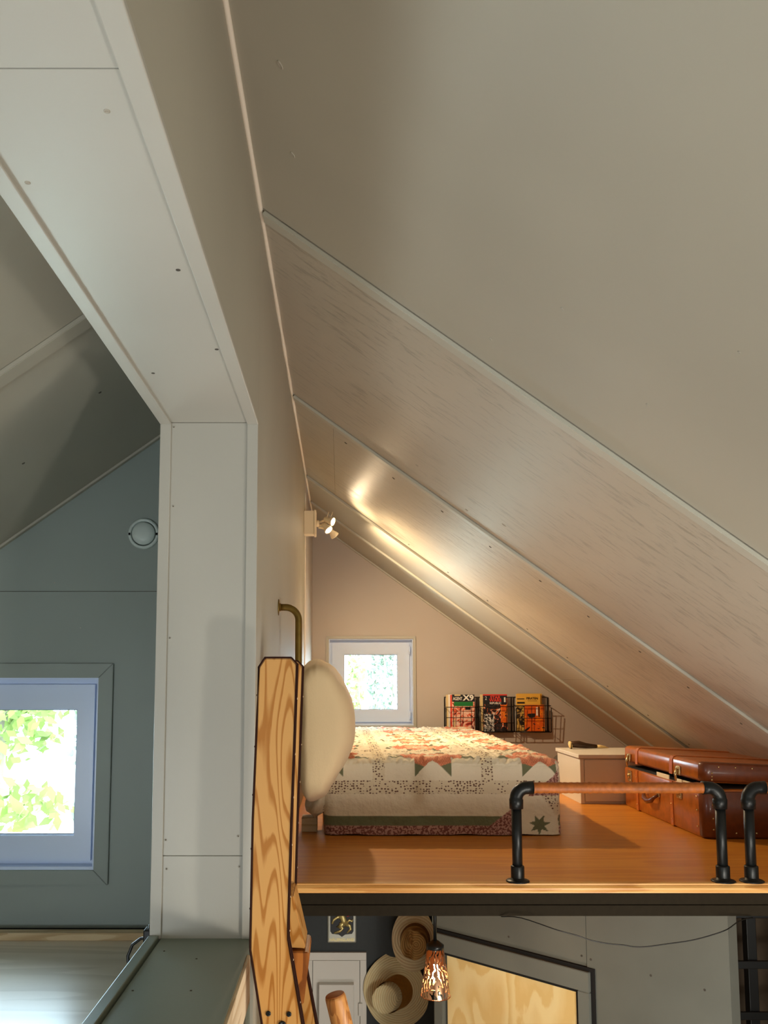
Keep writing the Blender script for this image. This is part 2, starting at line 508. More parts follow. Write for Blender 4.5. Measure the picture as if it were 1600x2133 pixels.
# right face: header board, far boards
e_ = 0.0007
wall_panel('panel', XW - .003, 0, 0, [(-1.6, ZH), (YJ + .001, ZH), (YJ + .001, zt), (-1.6, zt)], m_wall, .003)
wall_panel('panel', XW - .003, 0, 0, [(YJ + .003, ZG), (4.50, ZG), (4.50, zt), (YJ + .003, zt)], m_wall, .003)
wall_panel('panel', XW - .003, 0, 0, [(4.504, ZG), (YB - .001, ZG), (YB - .001, zt), (4.504, zt)], m_far, .0008)
wall_panel('panel', XL, 0, 0, [(-1.6, ZH), (YJ, ZH), (YJ, zl(XL) - .004), (-1.6, zl(XL) - .004)], m_wall, .003)
wall_panel('panel', XL, 0, 0, [(YJ, ZLF - .02), (YLB, ZLF - .02), (YLB, zl(XL) - .004), (YJ, zl(XL) - .004)], m_left, .003)
# rough filler bead down the joint of the two boards
pts = []
random.seed(11)
for i in range(60):
    z = -0.5 + i * (1.5 / 59)
    pts.append((XW + .0005 + random.uniform(0, .001), 4.503, z))
obj('joint_bead', tb(pts, [random.uniform(.0035, .006) for _ in pts], 6), m_caulk, wc, True)
# jamb (faces the viewer), soffit and sill boards, with edge trims 4 mm proud
tw = 0.025
obj('panel', box(XL + tw, XW - tw, YJ - .001, YJ + .003, -.376, ZH - .001), m_trim, wc)
obj('panel', box(XL + tw, XW - tw, YJ - .001, YJ + .003, ZS, -.378), m_trim, wc)
obj('edge_trim', box(XL, XL + tw, YJ - .006, YJ + .003, ZS, ZH, .0015), m_trim, wc)
obj('edge_trim', box(XW - tw, XW, YJ - .006, YJ + .003, ZS, ZH, .0015), m_trim, wc)
obj('panel', box(XL + tw, XW - tw, -1.6, 0.786, ZH, ZH + .004), m_trim, wc)
obj('panel', box(XL + tw, XW - tw, .788, YJ, ZH, ZH + .004), m_trim, wc)
obj('edge_trim', box(XL, XL + tw, -1.6, YJ - .0065, ZH - .006, ZH + .003, .0015), m_trim, wc)
obj('edge_trim', box(XW - tw, XW + .001, -1.6, YJ - .0065, ZH - .006, ZH + .003, .0015), m_trim, wc)
obj('panel', box(XL + tw, XW - .002, -1.6, YJ, ZS - .006, ZS), m_sill, wc)
obj('edge_trim', box(XL - .002, XL + .020, -1.6, YJ - .0065, ZS - .012, ZS + .008, .002), m_sill, wc)


def wdimple(parent, p, n, r=.003, e=1.3, mat=None):
    bm = lathe([(r, -.0005), (r, .0004), (r * .6, .0008), (r * .4, -.0002), (0, -.0002)], p, n, 12)
    obj('screw_dimple', bm, mat or m_dent, parent, True)


for x, z in [(-.384, .10), (-.384, -.343), (-.381, -.405), (-.225, -.335), (-.222, -.40), (-.382, .40), (-.384, .585)]:
    wdimple(wc, (x, YJ - .0012, z), (0, -1, 0), .0028)
for x, y in [(-.375, .98), (-.245, .85), (-.236, 1.20), (-.223, 1.50), (-.363, 1.62)]:
    wdimple(wc, (x, y, ZH - .0002), (0, 0, -1), .0035, mat=m_seam if y > 1.1 else m_dent)
for x, y in [(-.365, 1.85), (-.375, 1.62), (-.25, 1.45), (-.29, 1.8), (-.36, 1.2), (-.27, 1.62)]:
    wdimple(wc, (x, y, ZS + .0002), (0, 0, 1), .0022, mat=m_seam)
# caulk bead between partition and ceiling
cp = [(XW + .004, -1.6 + i * .15, zr(XW) - .006 + .0008 * math.sin(i * 2.1)) for i in range(49)]
obj('caulk_bead', tb(cp, [0.0055 + 0.0012 * math.sin(i * 3.3) for i in range(49)], 8), m_caulk, wc, True)
# raw board on the loft side under the sill
obj('raw_board', box(XW - .003, XW + .004, 0.2, 1.84, -.648, ZS - .004, .001), m_rawv, wc)

# ------------------------------------------------------------------ gables
def gable(name, y, th, poly, holes, mat, extra=None):
    """Wall at y with rectangular window hole, as strips."""
    x0, x1, z0, z1 = holes
    bm = bmesh.new()
    left, right = poly(-99, x0), poly(x1, 99)
    mid_t = poly(x0, x1, z1, None); mid_b = poly(x0, x1, None, z0)
    for P in (left, right, mid_t, mid_b):
        a = [bm.verts.new((x, y, z)) for x, z in P]; b = [bm.verts.new((x, y + th, z)) for x, z in P]
        n = len(P); bm.faces.new(a); bm.faces.new(b[::-1])
        for i in range(n): bm.faces.new((a[i], b[i], b[(i + 1) % n], a[(i + 1) % n]))
    return struct(name, bm, mat)


def poly_back(x0, x1, zb=None, ztp=None):
    x0 = max(x0, XW - .22); x1 = min(x1, XOUT)
    lo = ZF - .1 if zb is None else zb
    if ztp is None:
        P = [(x0, lo), (x1, lo)]
        P += [(x1, zr(x1))] if x1 < XR or x0 > XR else [(x1, zr(x1)), (XR, ZRIDGE)]
        P += [(x0, zr(x0) if x0 > XR else zl(x0))]
        return P
    return [(x0, lo), (x1, lo), (x1, ztp), (x0, ztp)]


wbk = gable('wall_back', YB, .14, poly_back, (-.08, .483, -.282, .292), m_far)


def poly_left(x0, x1, zb=None, ztp=None):
    x0 = max(x0, XOL); x1 = min(x1, XL)
    lo = ZLF - .1 if zb is None else zb
    if ztp is None: return [(x0, lo), (x1, lo), (x1, zl(x1)), (x0, zl(x0))]
    return [(x0, lo), (x1, lo), (x1, ztp), (x0, ztp)]


wlb = gable('wall_left_back', YLB, .14, poly_left, (-1.42, -.795, -.598, .016), m_left)
obj('panel_joint', box(XOL + .3, XL - .001, YLB - .0012, YLB, .3005, .3022), m_seam, wlb)
for x, z in [(-.95, .33), (-.86, .18)]: wdimple(wlb, (x, YLB - .0003, z), (0, -1, 0), .002)


def window(name, x0, x1, z0, z1, y, casing_mat, hinges=True, sw=.080):
    """x0..z1 = outer edge of casing; reveal, frame, sash, pane set back in the wall."""
    w = bpy.data.objects.new(name, None); COL.objects.link(w); w.location = ((x0 + x1) / 2, y, z0)
    w['_o'] = tuple(w.location); w['kind'] = 'structure'
    c = .047 if name == 'window_1' else .019

    def ring(nm, ax0, ax1, az0, az1, wd, ya, yb, mat, mitre=True, bev=.0015, wx=None):
        wx = wd if wx is None else wx
        i0, i1, k0, k1 = ax0 + wx, ax1 - wx, az0 + wd, az1 - wd
        quads = [[(ax0, az0), (ax1, az0), (i1, k0), (i0, k0)], [(ax1, az0), (ax1, az1), (i1, k1), (i1, k0)],
                 [(ax1, az1), (ax0, az1), (i0, k1), (i1, k1)], [(ax0, az1), (ax0, az0), (i0, k0), (i0, k1)]]
        if mitre:
            for Q in quads:
                cx = sum(p[0] for p in Q) / 4; cz = sum(p[1] for p in Q) / 4
                Q = [(px + (cx - px) * .002, pz + (cz - pz) * .002) for px, pz in Q]
                obj(nm, prism([(px, ya, pz) for px, pz in Q], (0, yb - ya, 0), bev), mat, w)
            return
        bms = [prism([(px, ya, pz) for px, pz in Q], (0, yb - ya, 0)) for Q in quads]
        m = merge(*bms); bmesh.ops.remove_doubles(m, verts=m.verts[:], dist=1e-5)
        return obj(nm, m, mat, w)

    ring('casing', x0, x1, z0, z1, c, y - .010, y - .0003, casing_mat)
    ix0, ix1, iz0, iz1 = x0 + c, x1 - c, z0 + c, z1 - c
    ring('reveal', ix0 - .002, ix1 + .002, iz0 - .002, iz1 + .002, .008, y + .0005, y + .10, m_pvc, False)
    fx = .020
    ring('frame', ix0 + .006, ix1 - .006, iz0 + .006, iz1 - .006, fx, y + .045, y + .11, m_pvc, False)
    sx0, sx1, sz0, sz1 = ix0 + fx, ix1 - fx, iz0 + fx, iz1 - fx
    sash = ring('sash', sx0 + .002, sx1 - .002, sz0 + .002, sz1 - .002, .080, y + .032, y + .095, m_pvc, False, wx=sw)
    gx0, gx1, gz0, gz1 = sx0 + sw, sx1 - sw, sz0 + .080, sz1 - .080
    gk = ring('gasket', gx0 - .003, gx1 + .003, gz0 - .003, gz1 + .003, .008, y + .040, y + .050, m_pvc, False)
    gk.parent = sash
    gs = ring('gasket_line', gx0 + .004, gx1 - .004, gz0 + .004, gz1 - .004, .003, y + .043, y + .050, m_gasket, False); gs.parent = sash
    p = obj('pane', box(gx0, gx1, y + .052, y + .056, gz0, gz1), m_glass, w); p.parent = sash
    if hinges:
        for zz in (sz1 - .055, sz0 + .045):
            obj('hinge', tb([(sx1 - .001, y + .028, zz - .028), (sx1 - .001, y + .028, zz + .028)], .0055, 10), m_pvc, w, True)
        obj('hinge_cap', tb([(sx1 - .001, y + .028, sz0 + .002), (sx1 - .001, y + .028, sz0 + .014)], .007, 10), m_pvc, w, True)
    # inner ledge
    obj('ledge', box(ix0, ix1, y - .002, y + .045, iz0 - .001, iz0 + .010, .001), m_pvc, w)
    return w


win2 = window('window_2', -.0995, .503, -.302, .311, YB, m_trim)
win1 = window('window_1', -1.467, -.746, -.645, .063, YLB, m_left, False, .056)

# ------------------------------------------------------------------ floors and the loft edge
fl = struct('floor', box(XW, XOUT, YE + .012, YB, -.664, ZF), m_floor)
fl2 = struct('floor.001', box(XOL, XL, -1.6, YLB, ZLF - .1, ZLF), m_lfloor)
fl3 = struct('floor.002', box(XOL, XOUT, -1.6, YB, ZG - .1, ZG), m_floor)
bm = bmesh.new()
prof = [(YE + .0118, -.5755), (YE - .002, -.5752), (YE - .008, -.577), (YE - .0085, -.5815), (YE - .012, -.583), (YE - .016, -.588), (YE - .0165, -.594), (YE - .012, -.5985), (YE - .0085, -.5995), (YE - .008, -.6035), (YE + .0118, -.604)]
tr1 = struct('trim_1', prism([(XW + .001, y, z) for y, z in prof], (XOUT - XW, 0, 0)), m_pine)
tr2 = struct('trim_2', box(XW + .001, XOUT, YE - .003, YE + .03, -.637, -.6045, .001), m_fascia)
tr3 = struct('trim_3', box(XW + .001, XOUT, YE - .006, YE + .034, -.6685, -.638, .0015), m_fascia)
# raw batten at the foot of the left far wall, with dark gap above
bl = struct('baseboard_left', box(XOL, XL - .003, YLB - .10, YLB - .06, ZLF, -.767, .001), m_raw)
struct('trim_4', box(XOL, XL - .004, YLB - .058, YLB - .002, ZLF, -.778), m_dark)

# outer shell
struct('wall_right', box(XOUT, XOUT + .1, -1.6, YB, ZG, zr(XOUT) + .02), m_brown)
struct('wall_left', box(XOL - .1, XOL, -1.6, YLB, ZG, zl(XOL) + .02), m_left)


def poly_front(x0, x1):
    return [(x0, ZG), (x1, ZG), (x1, zr(x1)), (XR, ZRIDGE), (x0, zl(x0))]


struct('wall_front', prism([(x, -1.7, z) for x, z in poly_front(XOL, XOUT)], (0, .1, 0)), m_ceil)

# ------------------------------------------------------------------ lower storey
YK = 4.3
struct('wall_lower_back', box(XW, XOUT, YK, YK + .1, ZG, -.665), m_lowdark)
A = Vector((.37, 3.575, 0)); B = Vector((1.192, 2.743, 0))
d45 = (B - A).normalized(); n45 = Vector((-d45.y, d45.x, 0))   # n45 points away from the viewer
if n45.y < 0: n45 = -n45


def w45(t0, t1, z0, z1, a, b, bev=0.0):
    """Box on the diagonal wall: t along the wall, a..b depth towards the viewer."""
    p = [A + d45 * t0 - n45 * a, A + d45 * t1 - n45 * a, A + d45 * t1 - n45 * b, A + d45 * t0 - n45 * b]
    return prism([(q.x, q.y, z0) for q in p], (0, 0, z1 - z0), bev)


LW = (B - A).length
t_in = .075; t_out = .70
wd = struct('wall_diagonal', w45(0, LW, ZG, -.665, -.06, 0), m_lowgray)
obj('panel', w45(.0, .683, -.960, -.667, 0, .006), m_lowgray, wd)
obj('panel', w45(.685, LW, ZG, -.667, 0, .006), m_lowgray, wd)
for t, z in [(.365, -.937), (.665, -.940), (.70, -.945), (.915, -.948), (1.09, -.951)]:
    q = A + d45 * t - n45 * .0062
    wdimple(wd, (q.x, q.y, z), tuple(-n45), .004, mat=m_seam)
dr = bpy.data.objects.new('door_1', None); COL.objects.link(dr); dr.location = (A.x, A.y, ZG); dr['_o'] = tuple(dr.location); dr['kind'] = 'structure'
ZD0, ZD1 = -1.052, -.985
obj('frame_head', w45(.02, .70, ZD0, ZD1, .002, .024, .002), m_frameg, dr)
obj('frame_jamb', w45(.655, .70, ZG, ZD0 - .0005, .002, .024, .002), m_frameg, dr)
obj('frame_jamb', w45(.02, .062, ZG, ZD0 - .0005, .002, .024, .002), m_frameg, dr)
obj('shadow_gap', w45(.018, .715, ZD1, ZD1 + .012, .0005, .012), m_dark, dr)
obj('shadow_gap', w45(.70, .715, ZG, ZD1, .0005, .012), m_dark, dr)
obj('stop_rebate', w45(.062, .655, ZD0 - .012, ZD0 - .0008, .002, .012), m_dark, dr)
obj('stop_rebate', w45(.643, .655, ZG, ZD0 - .013, .002, .012), m_dark, dr)
obj('leaf', w45(.075, .642, ZG + .01, ZD0 - .0125, .002, .008), m_birch, dr)
struct('shade_post', box(.3745, .400, 3.59, 3.62, ZG, -.665), m_dark)  # black post added to stand in for the shadow at the wall end
# brown wall with dark lattice at the right
wl_ = struct('wall_lower_right', box(1.20, XOUT, 3.6, 3.7, ZG, -.668), m_brown)
sh = thing('dark_lattice', (1.75, 3.3, ZG), 'dark barred lattice standing in the gloom right of the grey diagonal wall', 'shelf')
for x in (1.36, 1.50, 1.62, 1.78, 1.94, 2.1):
    obj('upright', box(x, x + .035, 3.30, 3.34, ZG, -.70, .002), m_black, sh)
for z in (-.85, -1.03, -1.21, -1.4, -1.6):
    obj('crossbar', box(1.34, 2.14, 3.285, 3.298, z - .014, z + .014, .002), m_black, sh)

# ------------------------------------------------------------------ ladder
lad = thing('ladder', (-.14, 1.9, ZG), 'golden pine ladder with two plank rails edged in dark cord, leaning at the partition', 'ladder')
RP = [(-.165, .030), (-.153, .049), (-.101, .049), (-.089, .036), (-.093, -.10), (-.0985, -.27), (-.1035, -.47), (-.1033, -.50), (-.075, -.66), (.33, ZG), (.24, ZG), (-.1535, -.655), (-.1765, -.52), (-.1765, -.50), (-.1742, -.27), (-.168, -.08)]


def rail(y0, y1):
    r = obj('rail', prism([(x, y0, z) for x, z in RP], (0, y1 - y0, 0), .002), m_ladder, lad)
    for yy, kx in ((y0 - .0005, 1), (y1 + .0005, 1)):
        loop = [(x + (x + .13) * .02, yy, z + (.0015 if z > 0 else 0)) for x, z in RP]
        c = obj('edge_cord', tb(loop, .0021, 6, closed=True), m_cord, lad, True); c.parent = r
    # studs along the side edges
    side = [RP[3], RP[4], RP[5], RP[6], RP[7], RP[8]]
    st = []
    for (xa, za), (xb, zb_) in zip(side, side[1:]):
        n = max(1, int(abs(zb_ - za) / .075))
        for i in range(n):
            k = (i + .5) / n; st.append((xa + (xb - xa) * k, za + (zb_ - za) * k))
    for x, z in st:
        s_ = obj('stud', lathe([(.0022, 0), (.0018, .001), (0, .0015)], (x + .0028, y0 + .006, z), (1, 0, 0), 8), m_nail, lad, True); s_.parent = r
    side = [RP[0], RP[15], RP[14], RP[13]]
    for (xa, za), (xb, zb_) in zip(side, side[1:]):
        n = max(1, int(abs(zb_ - za) / .09))
        for i in range(n):
            k = (i + .5) / n
            s_ = obj('stud', lathe([(.0022, 0), (.0018, .001), (0, .0015)], (xa + (xb - xa) * k - .0028, y0 + .004, za + (zb_ - za) * k), (-1, 0, 0), 8), m_cord, lad, True); s_.parent = r
    for x in (-.148, -.127, -.107):
        s_ = obj('stud', lathe([(.0025, 0), (.002, .001), (0, .0016)], (x, y0 + .004, .0505), (0, 0, 1), 8), m_cord, lad, True); s_.parent = r
    return r


r1 = rail(1.75, 1.775)
r2 = rail(2.02, 2.045)
for x, z in ((-.1407, -.639), (-.1007, -.640)):
    b_ = obj('screw', lathe([(.0050, 0), (.0050, .0015), (.0030, .0025), (0, .0015)], (x, 1.7495, z), (0, -1, 0), 14), m_black, lad, True); b_.parent = r1
b_ = obj('bolt', lathe([(.0075, 0), (.0075, .002), (.005, .003), (.004, .001), (0, .001)], (-.1135, 1.7495, -.660), (0, -1, 0), 16), m_black, lad, True); b_.parent = r1
# steps between the rails: thick boards, seen beyond the near rail
obj('step', prism([(-.14, 1.90, -.462), (-.1015, 1.90, -.452), (-.075, 1.90, -.562), (-.14, 1.90, -.558)], (0, .119, 0), .002), m_ladder, lad)
obj('step', prism([(-.14, 1.89, -.565), (-.0685, 1.89, -.566), (-.066, 1.89, -.577), (-.078, 1.89, -.672), (-.095, 1.89, -.672), (-.14, 1.89, -.61)], (0, .129, 0), .002), m_ladder2, lad)
for k in range(1, 7):
    z = -.66 - k * .26; xo = -.075 + (-.66 - z) * (.405 / 2.09)
    obj('step', box(xo - .085, xo - .005, 1.776, 2.019, z, z + .032, .002), m_ladder, lad)

# round pole standing beside the ladder
pl = thing('wooden_pole', (.35, 1.9, ZG), 'round turned wooden pole with a sawn top, in front of the white fuse cabinet', 'pole')
ax = Vector((.155, 0, -.60)).normalized()
top = Vector((-.0127, 1.9, -.656))
L = (ZG - top.z) / ax.z
obj('shaft', lathe([(.0195, 0), (.0215, .003), (.0222, .008), (.0225, .05), (.023, L)], tuple(top), tuple(ax), 28), m_pole, pl, True)
obj('end_grain', lathe([(.0205, 0), (.019, -.0012), (0, -.0014)], tuple(top), tuple(ax), 28), m_poleend, pl, True)

# brass wall handle
hd = thing('handrail', (XW, 2.621, .2283), 'bent aged brass pipe handle fixed to the partition above the ladder', 'handrail')
obj('flange', lathe([(.025, 0), (.025, .003), (.013, .0035), (.0125, .008), (.0, .008)], (XW, 2.621, .2283), (1, 0, 0), 24), m_brass, hd, True)
r_ = .0105
path = [Vector((XW + .004, 2.621, .2283)), Vector((XW + .02, 2.621, .2283))] + arc((XW + .022, 2.621, .1883), (0, 0, 1), (1, 0, 0), .040, 0, math.pi / 2, 10) + [Vector((-.128, 2.621, .10)), Vector((-.128, 2.621, -.08)), Vector((-.128, 2.621, -.20))]
path += arc((-.150, 2.621, -.20), (1, 0, 0), (0, 0, -1), .022, 0.2, math.pi / 2, 6) + [Vector((XW + .002, 2.621, -.222))]
obj('pipe', tb(path, r_, 16), m_brass, hd, True)
obj('flange', lathe([(.025, 0), (.025, .003), (.0, .003)], (XW, 2.621, -.222), (1, 0, 0), 24), m_brass, hd, True)

# ------------------------------------------------------------------ pipe guard rails on the loft edge
def guard(x0, x1, label):
    t = thing('guard_rail', ((x0 + x1) / 2, YE + .02, ZF), label, 'guard rail', 'pipe guard rails along the loft edge')
    zc = ZF + .268; y = YE + .012
    for x, sgn in ((x0, 1), (x1, -1)):
        obj('flange', lathe([(.034, 0), (.034, .003), (.031, .005), (.020, .006), (.0195, .012), (.019, .012)], (x, y, ZF), (0, 0, 1), 28), m_pipe, t, True)
        obj('coupling', lathe([(.0185, .006), (.0195, .008), (.0195, .042), (.0185, .045), (.0150, .046)], (x, y, ZF), (0, 0, 1), 24), m_pipe, t, True)
        p = [(x, y, ZF + .02), (x, y, zc - .045)]
        obj('post', tb(p, .0148, 20), m_pipe, t, True)
        el = [Vector((x, y, zc - .060)), Vector((x, y, zc - .034))] + arc((x + sgn * .032, y, zc - .032), (-sgn, 0, 0), (0, 0, 1), .032, 0.05, math.pi / 2, 9) + [Vector((x + sgn * .050, y, zc))]
        rr = [.0200, .0205] + [.0188] * 10 + [.0200]
        obj('elbow', tb(el, rr, 20), m_pipe, t, True)
    bm = bmesh.new(); n = 90; P = []; R = []
    for i in range(n + 1):
        P.append((x0 + .048 + (x1 - x0 - .096) * i / n, y, zc)); R.append(.0158 + .0006 * math.sin(i * 1.9) + (.0010 if i % 15 == 0 else 0))
    obj('leather_bar', tb(P, R, 18), m_wrap, t, True)
    return t


guard(.515, 1.113, 'black pipe guard rail with brown leather-wrapped bar in front of the bed and suitcase')
guard(1.196, 1.79, 'rightmost black pipe guard rail, its left post in front of the suitcase end')

# ------------------------------------------------------------------ bed and quilt
QX0, QX1, QY0, QY1, QZ1 = -.068, .840, 3.335, 5.62, -.288
bed = thing('bed', (.39, 4.5, ZF), 'low single bed under the patchwork quilt, its pale wooden foot showing by the partition', 'bed')
obj('mattress', box(QX0 + .03, QX1 - .03, QY0 + .03, QY1 - .03, ZF + .06, QZ1 - .03, .03, 3), m_lining, bed)
obj('bed_frame', box(QX0 + .05, QX1 - .05, QY0 + .05, QY1 - .05, ZF + .015, ZF + .058, .002), m_raw, bed)
obj('bed_foot', box(-.152, -.092, 3.42, 3.50, ZF, ZF + .055, .002), m_raw, bed, label='pale square wooden foot in the gap by the partition')


def mk_quilt():
    k = N('quilt_cotton'); b = k.b
    b.inputs['Roughness'].default_value = 0.85; b.inputs['Sheen Weight'].default_value = 0.2
    at = k.n('ShaderNodeAttribute'); at.attribute_name = 'Col'
    ms = k.n('ShaderNodeAttribute'); ms.attribute_name = 'Prt'
    sp = k.n('ShaderNodeSeparateColor'); k.l(ms.outputs['Color'], sp.inputs[0])
    v = k.coords()
    vo = k.n('ShaderNodeTexVoronoi'); vo.inputs['Scale'].default_value = 84; vo.inputs['Randomness'].default_value = 0.55
    k.l(k.coords((1, 1, 1.3)), vo.inputs['Vector'])
    leaf = k.ramp(vo.outputs['Distance'], [(0.30, (1, 1, 1, 1)), (0.37, (0, 0, 0, 1))])
    nz = k.n('ShaderNodeTexNoise'); nz.inputs['Scale'].default_value = 130; nz.inputs['Detail'].default_value = 2; k.l(v, nz.inputs['Vector'])
    flo = k.ramp(nz.outputs[0], [(0.46, (0, 0, 0, 1)), (0.54, (1, 1, 1, 1))])
    ck = k.n('ShaderNodeTexChecker'); ck.inputs['Scale'].default_value = 150; k.l(k.coords((1, 1, 1), (0.0, 0.0, 0.78)), ck.inputs['Vector'])

    def mix(f, a, col):
        mx = k.n('ShaderNodeMix'); mx.data_type = 'RGBA'; k.l(f, mx.inputs[0]); k.l(a, mx.inputs[6]); mx.inputs[7].default_value = col
        return mx.outputs[2]
    c = mix(k.math('MULTIPLY', leaf, sp.outputs[0]), at.outputs['Color'], srgb(116, 88, 72))
    c = mix(k.math('MULTIPLY', flo, sp.outputs[1]), c, srgb(122, 70, 62))
    c = mix(k.math('MULTIPLY', k.math('MULTIPLY', ck.outputs['Fac'], sp.outputs[2]), 0.45), c, srgb(168, 84, 52))
    k.l(c, b.inputs['Base Color'])
    wv = k.n('ShaderNodeTexNoise'); wv.inputs['Scale'].default_value = 38; wv.inputs['Detail'].default_value = 4; k.l(v, wv.inputs['Vector'])
    k.bump(wv.outputs[0], 0.8, 0.010)
    return k.m


CREAM = srgb(236, 226, 200)[:3]; CREAM2 = srgb(226, 214, 184)[:3]; PEACH = srgb(226, 140, 100)[:3]; PEACH2 = srgb(240, 190, 150)[:3]
GREEN = srgb(112, 116, 84)[:3]; PINK = srgb(190, 146, 132)[:3]
PER = .410; SX, SY = .350, .100


def quilt_col(u, v):
    """u = world x, v = distance behind the front edge (negative = hanging down the front)."""
    if v < -.215: return (GREEN, (0, 0, 0)) if v > -.250 else (PINK, (0, 1, 0))
    if v < -.130: return (CREAM, (0, 0, 0))
    du = (u - SX + PER / 2) % PER - PER / 2
    dv = (v - SY + PER / 2) % PER - PER / 2
    if abs(abs(du) - PER / 2) < .023 or abs(abs(dv) - PER / 2) < .023 or v < -.083:
        return (CREAM2, (1, 0, 0))
    r = math.hypot(du, dv); a = math.atan2(du, -dv)
    s = (a / (math.pi / 4)) % 1.0
    k = abs(s - .5) * 2           # 1 at the tip axes +-22.5 deg offset
    k = 1 - k                     # tip on the sector centre
    # diamond: edge radius from .095 (k=0) to .185 (k=1)
    d = k * math.pi / 8
    off = math.pi / 8 - d
    R1, R0 = .182, .098
    x1, y1 = R0 * math.cos(math.pi / 8), R0 * math.sin(math.pi / 8)
    rx, ry = r * math.cos(off), r * math.sin(off)
    if rx < R1 and (ry < y1 * (R1 - rx) / (R1 - x1) if rx > x1 else True):
        if rx > .130: return (GREEN, (0, 0, 0))
        if rx > .070: return (PEACH, (0, 0, 1))
        if rx > .035: return (PEACH2, (0, 0, .4))
        return (CREAM, (0, 0, .6))
    return (CREAM, (0, 0, 0))


def in_poly(px, pz, P):
    c = False; n = len(P)
    for i in range(n):
        x0, z0 = P[i]; x1, z1 = P[i - 1]
        if (z0 > pz) != (z1 > pz) and px < (x1 - x0) * (pz - z0) / (z1 - z0) + x0: c = not c
    return c


STAR = []
for i in range(14):
    a = math.pi * 2 * i / 14 + .2
    r = .043 if i % 2 == 0 else .020
    STAR.append((.752 + r * math.cos(a), -.535 + r * .92 * math.sin(a)))


def front_col(x, z):
    v = z - QZ1
    dr_ = x - .66
    if x > .655 and z < -.425 - .10 * max(0, (.75 - x)):      # folded corner
        if in_poly(x, z, STAR): return (GREEN, (0, 0, 0))
        if abs((x - .815) * .8 + (z + .46) * .6) < .022 and z > -.50: return (CREAM2, (1, 0, 0))
        return (CREAM, (0, 0, 0))
    if z < -.468 - (.655 - x) * .75 and x > .55: return (PINK, (0, 1, 0))
    return quilt_col(x, v)


def quilt():
    bm = bmesh.new()
    lc = bm.verts.layers.float_color.new('Col'); lp = bm.verts.layers.float_color.new('Prt')
    Rr = .045
    z0 = ZF + .004

    def grid(nu, nv, fn, cf):
        vs = []
        for j in range(nv + 1):
            for i in range(nu + 1):
                p = fn(i / nu, j / nv)
                col, pr = cf(*p)
                # rounding
                q = Vector((min(max(p[0], QX0 + Rr), QX1 - Rr), min(max(p[1], QY0 + Rr), QY1 - Rr), min(p[2], QZ1 - Rr)))
                d = Vector(p) - q
                if d.length > 1e-6:
                    P = q + d.normalized() * Rr
                    nn = d.normalized()
                else: P = Vector(p); nn = Vector((0, 0, 1))
                n3 = noise.noise(P * 9) * .006 + noise.noise(P * 24 + Vector((3, 1, 7))) * .0035
                if p[2] > QZ1 - .02:
                    n3 += abs(noise.noise(Vector((P.x * 38, P.y * 20, 0)))) * .013 + .003 * abs(math.sin((P.x + P.y) * 60)) * abs(math.sin((P.x - P.y) * 60))
                # sag outward at the bottom
                hang = max(0, QZ1 - .08 - P.z)
                n3 += hang * .02 * math.sin(P.x * 16 + P.y * 9)
                P = P + nn * n3
                P.z = max(P.z, z0 + .003 * math.sin(P.x * 30))
                w = bm.verts.new(P); w[lc] = (*col, 1); w[lp] = (*pr, 1)
                vs.append(w)
        for j in range(nv):
            for i in range(nu):
                a = j * (nu + 1) + i
                bm.faces.new((vs[a], vs[a + 1], vs[a + nu + 2], vs[a + nu + 1]))
    grid(300, 96, lambda s, t: (QX0 + (QX1 - QX0) * s, QY0, z0 + (QZ1 - z0) * t), lambda x, y, z: front_col(x, z))
    grid(220, 360, lambda s, t: (QX0 + (QX1 - QX0) * s, QY0 + (QY1 - QY0) * t, QZ1), lambda x, y, z: quilt_col(x, y - QY0))
    grid(120, 50, lambda s, t: (QX1, QY0 + (QY1 - QY0) * s, z0 + (QZ1 - z0) * t), lambda x, y, z: quilt_col(y - QY0 + SX - SY, z - QZ1))
    grid(120, 50, lambda s, t: (QX0, QY0 + (QY1 - QY0) * s, z0 + (QZ1 - z0) * t), lambda x, y, z: quilt_col(y - QY0 + SX - SY, z - QZ1))
    grid(60, 20, lambda s, t: (QX0 + (QX1 - QX0) * s, QY1, z0 + (QZ1 - z0) * t), lambda x, y, z: (CREAM, (0, 0, 0)))
    bmesh.ops.remove_doubles(bm, verts=bm.verts[:], dist=.0012)
    # bunched corner of the quilt squeezed towards the partition
    n, m = 26, 30
    rows = []
    for j in range(m + 1):
        t = j / m; z = -.395 - .125 * t
        w = .010 + .036 * math.sin(math.pi * min(1, t * .85 + .1)) ** .8
        cxx = -.078 - .022 * t
        row = []
        for i in range(n):
            a = 2 * math.pi * i / n
            rr = w * (1 + .10 * math.sin(5 * a + t * 6)) * (1 - .8 * max(0, t - .8) / .2)
            p = Vector((cxx + rr * math.cos(a), 3.42 + rr * 2.0 * math.sin(a), z))
            v_ = bm.verts.new(p)
            col, pr = ((CREAM2, (1, 0, 0)) if math.cos(a - .3) > .35 else (CREAM, (0, 0, 0)))
            v_[lc] = (*col, 1); v_[lp] = (*pr, 1); row.append(v_)
        rows.append(row)
    for Ar, Br in zip(rows, rows[1:]):
        for i in range(n): bm.faces.new((Ar[i], Ar[(i + 1) % n], Br[(i + 1) % n], Br[i]))
    bm.faces.new(rows[0]); bm.faces.new(rows[-1][::-1])
    o = obj('quilt', bm, mk_quilt(), None, True)
    o['label'] = 'patchwork quilt with peach stars and green points covering the bed'; o['category'] = 'quilt'
    return o


quilt()

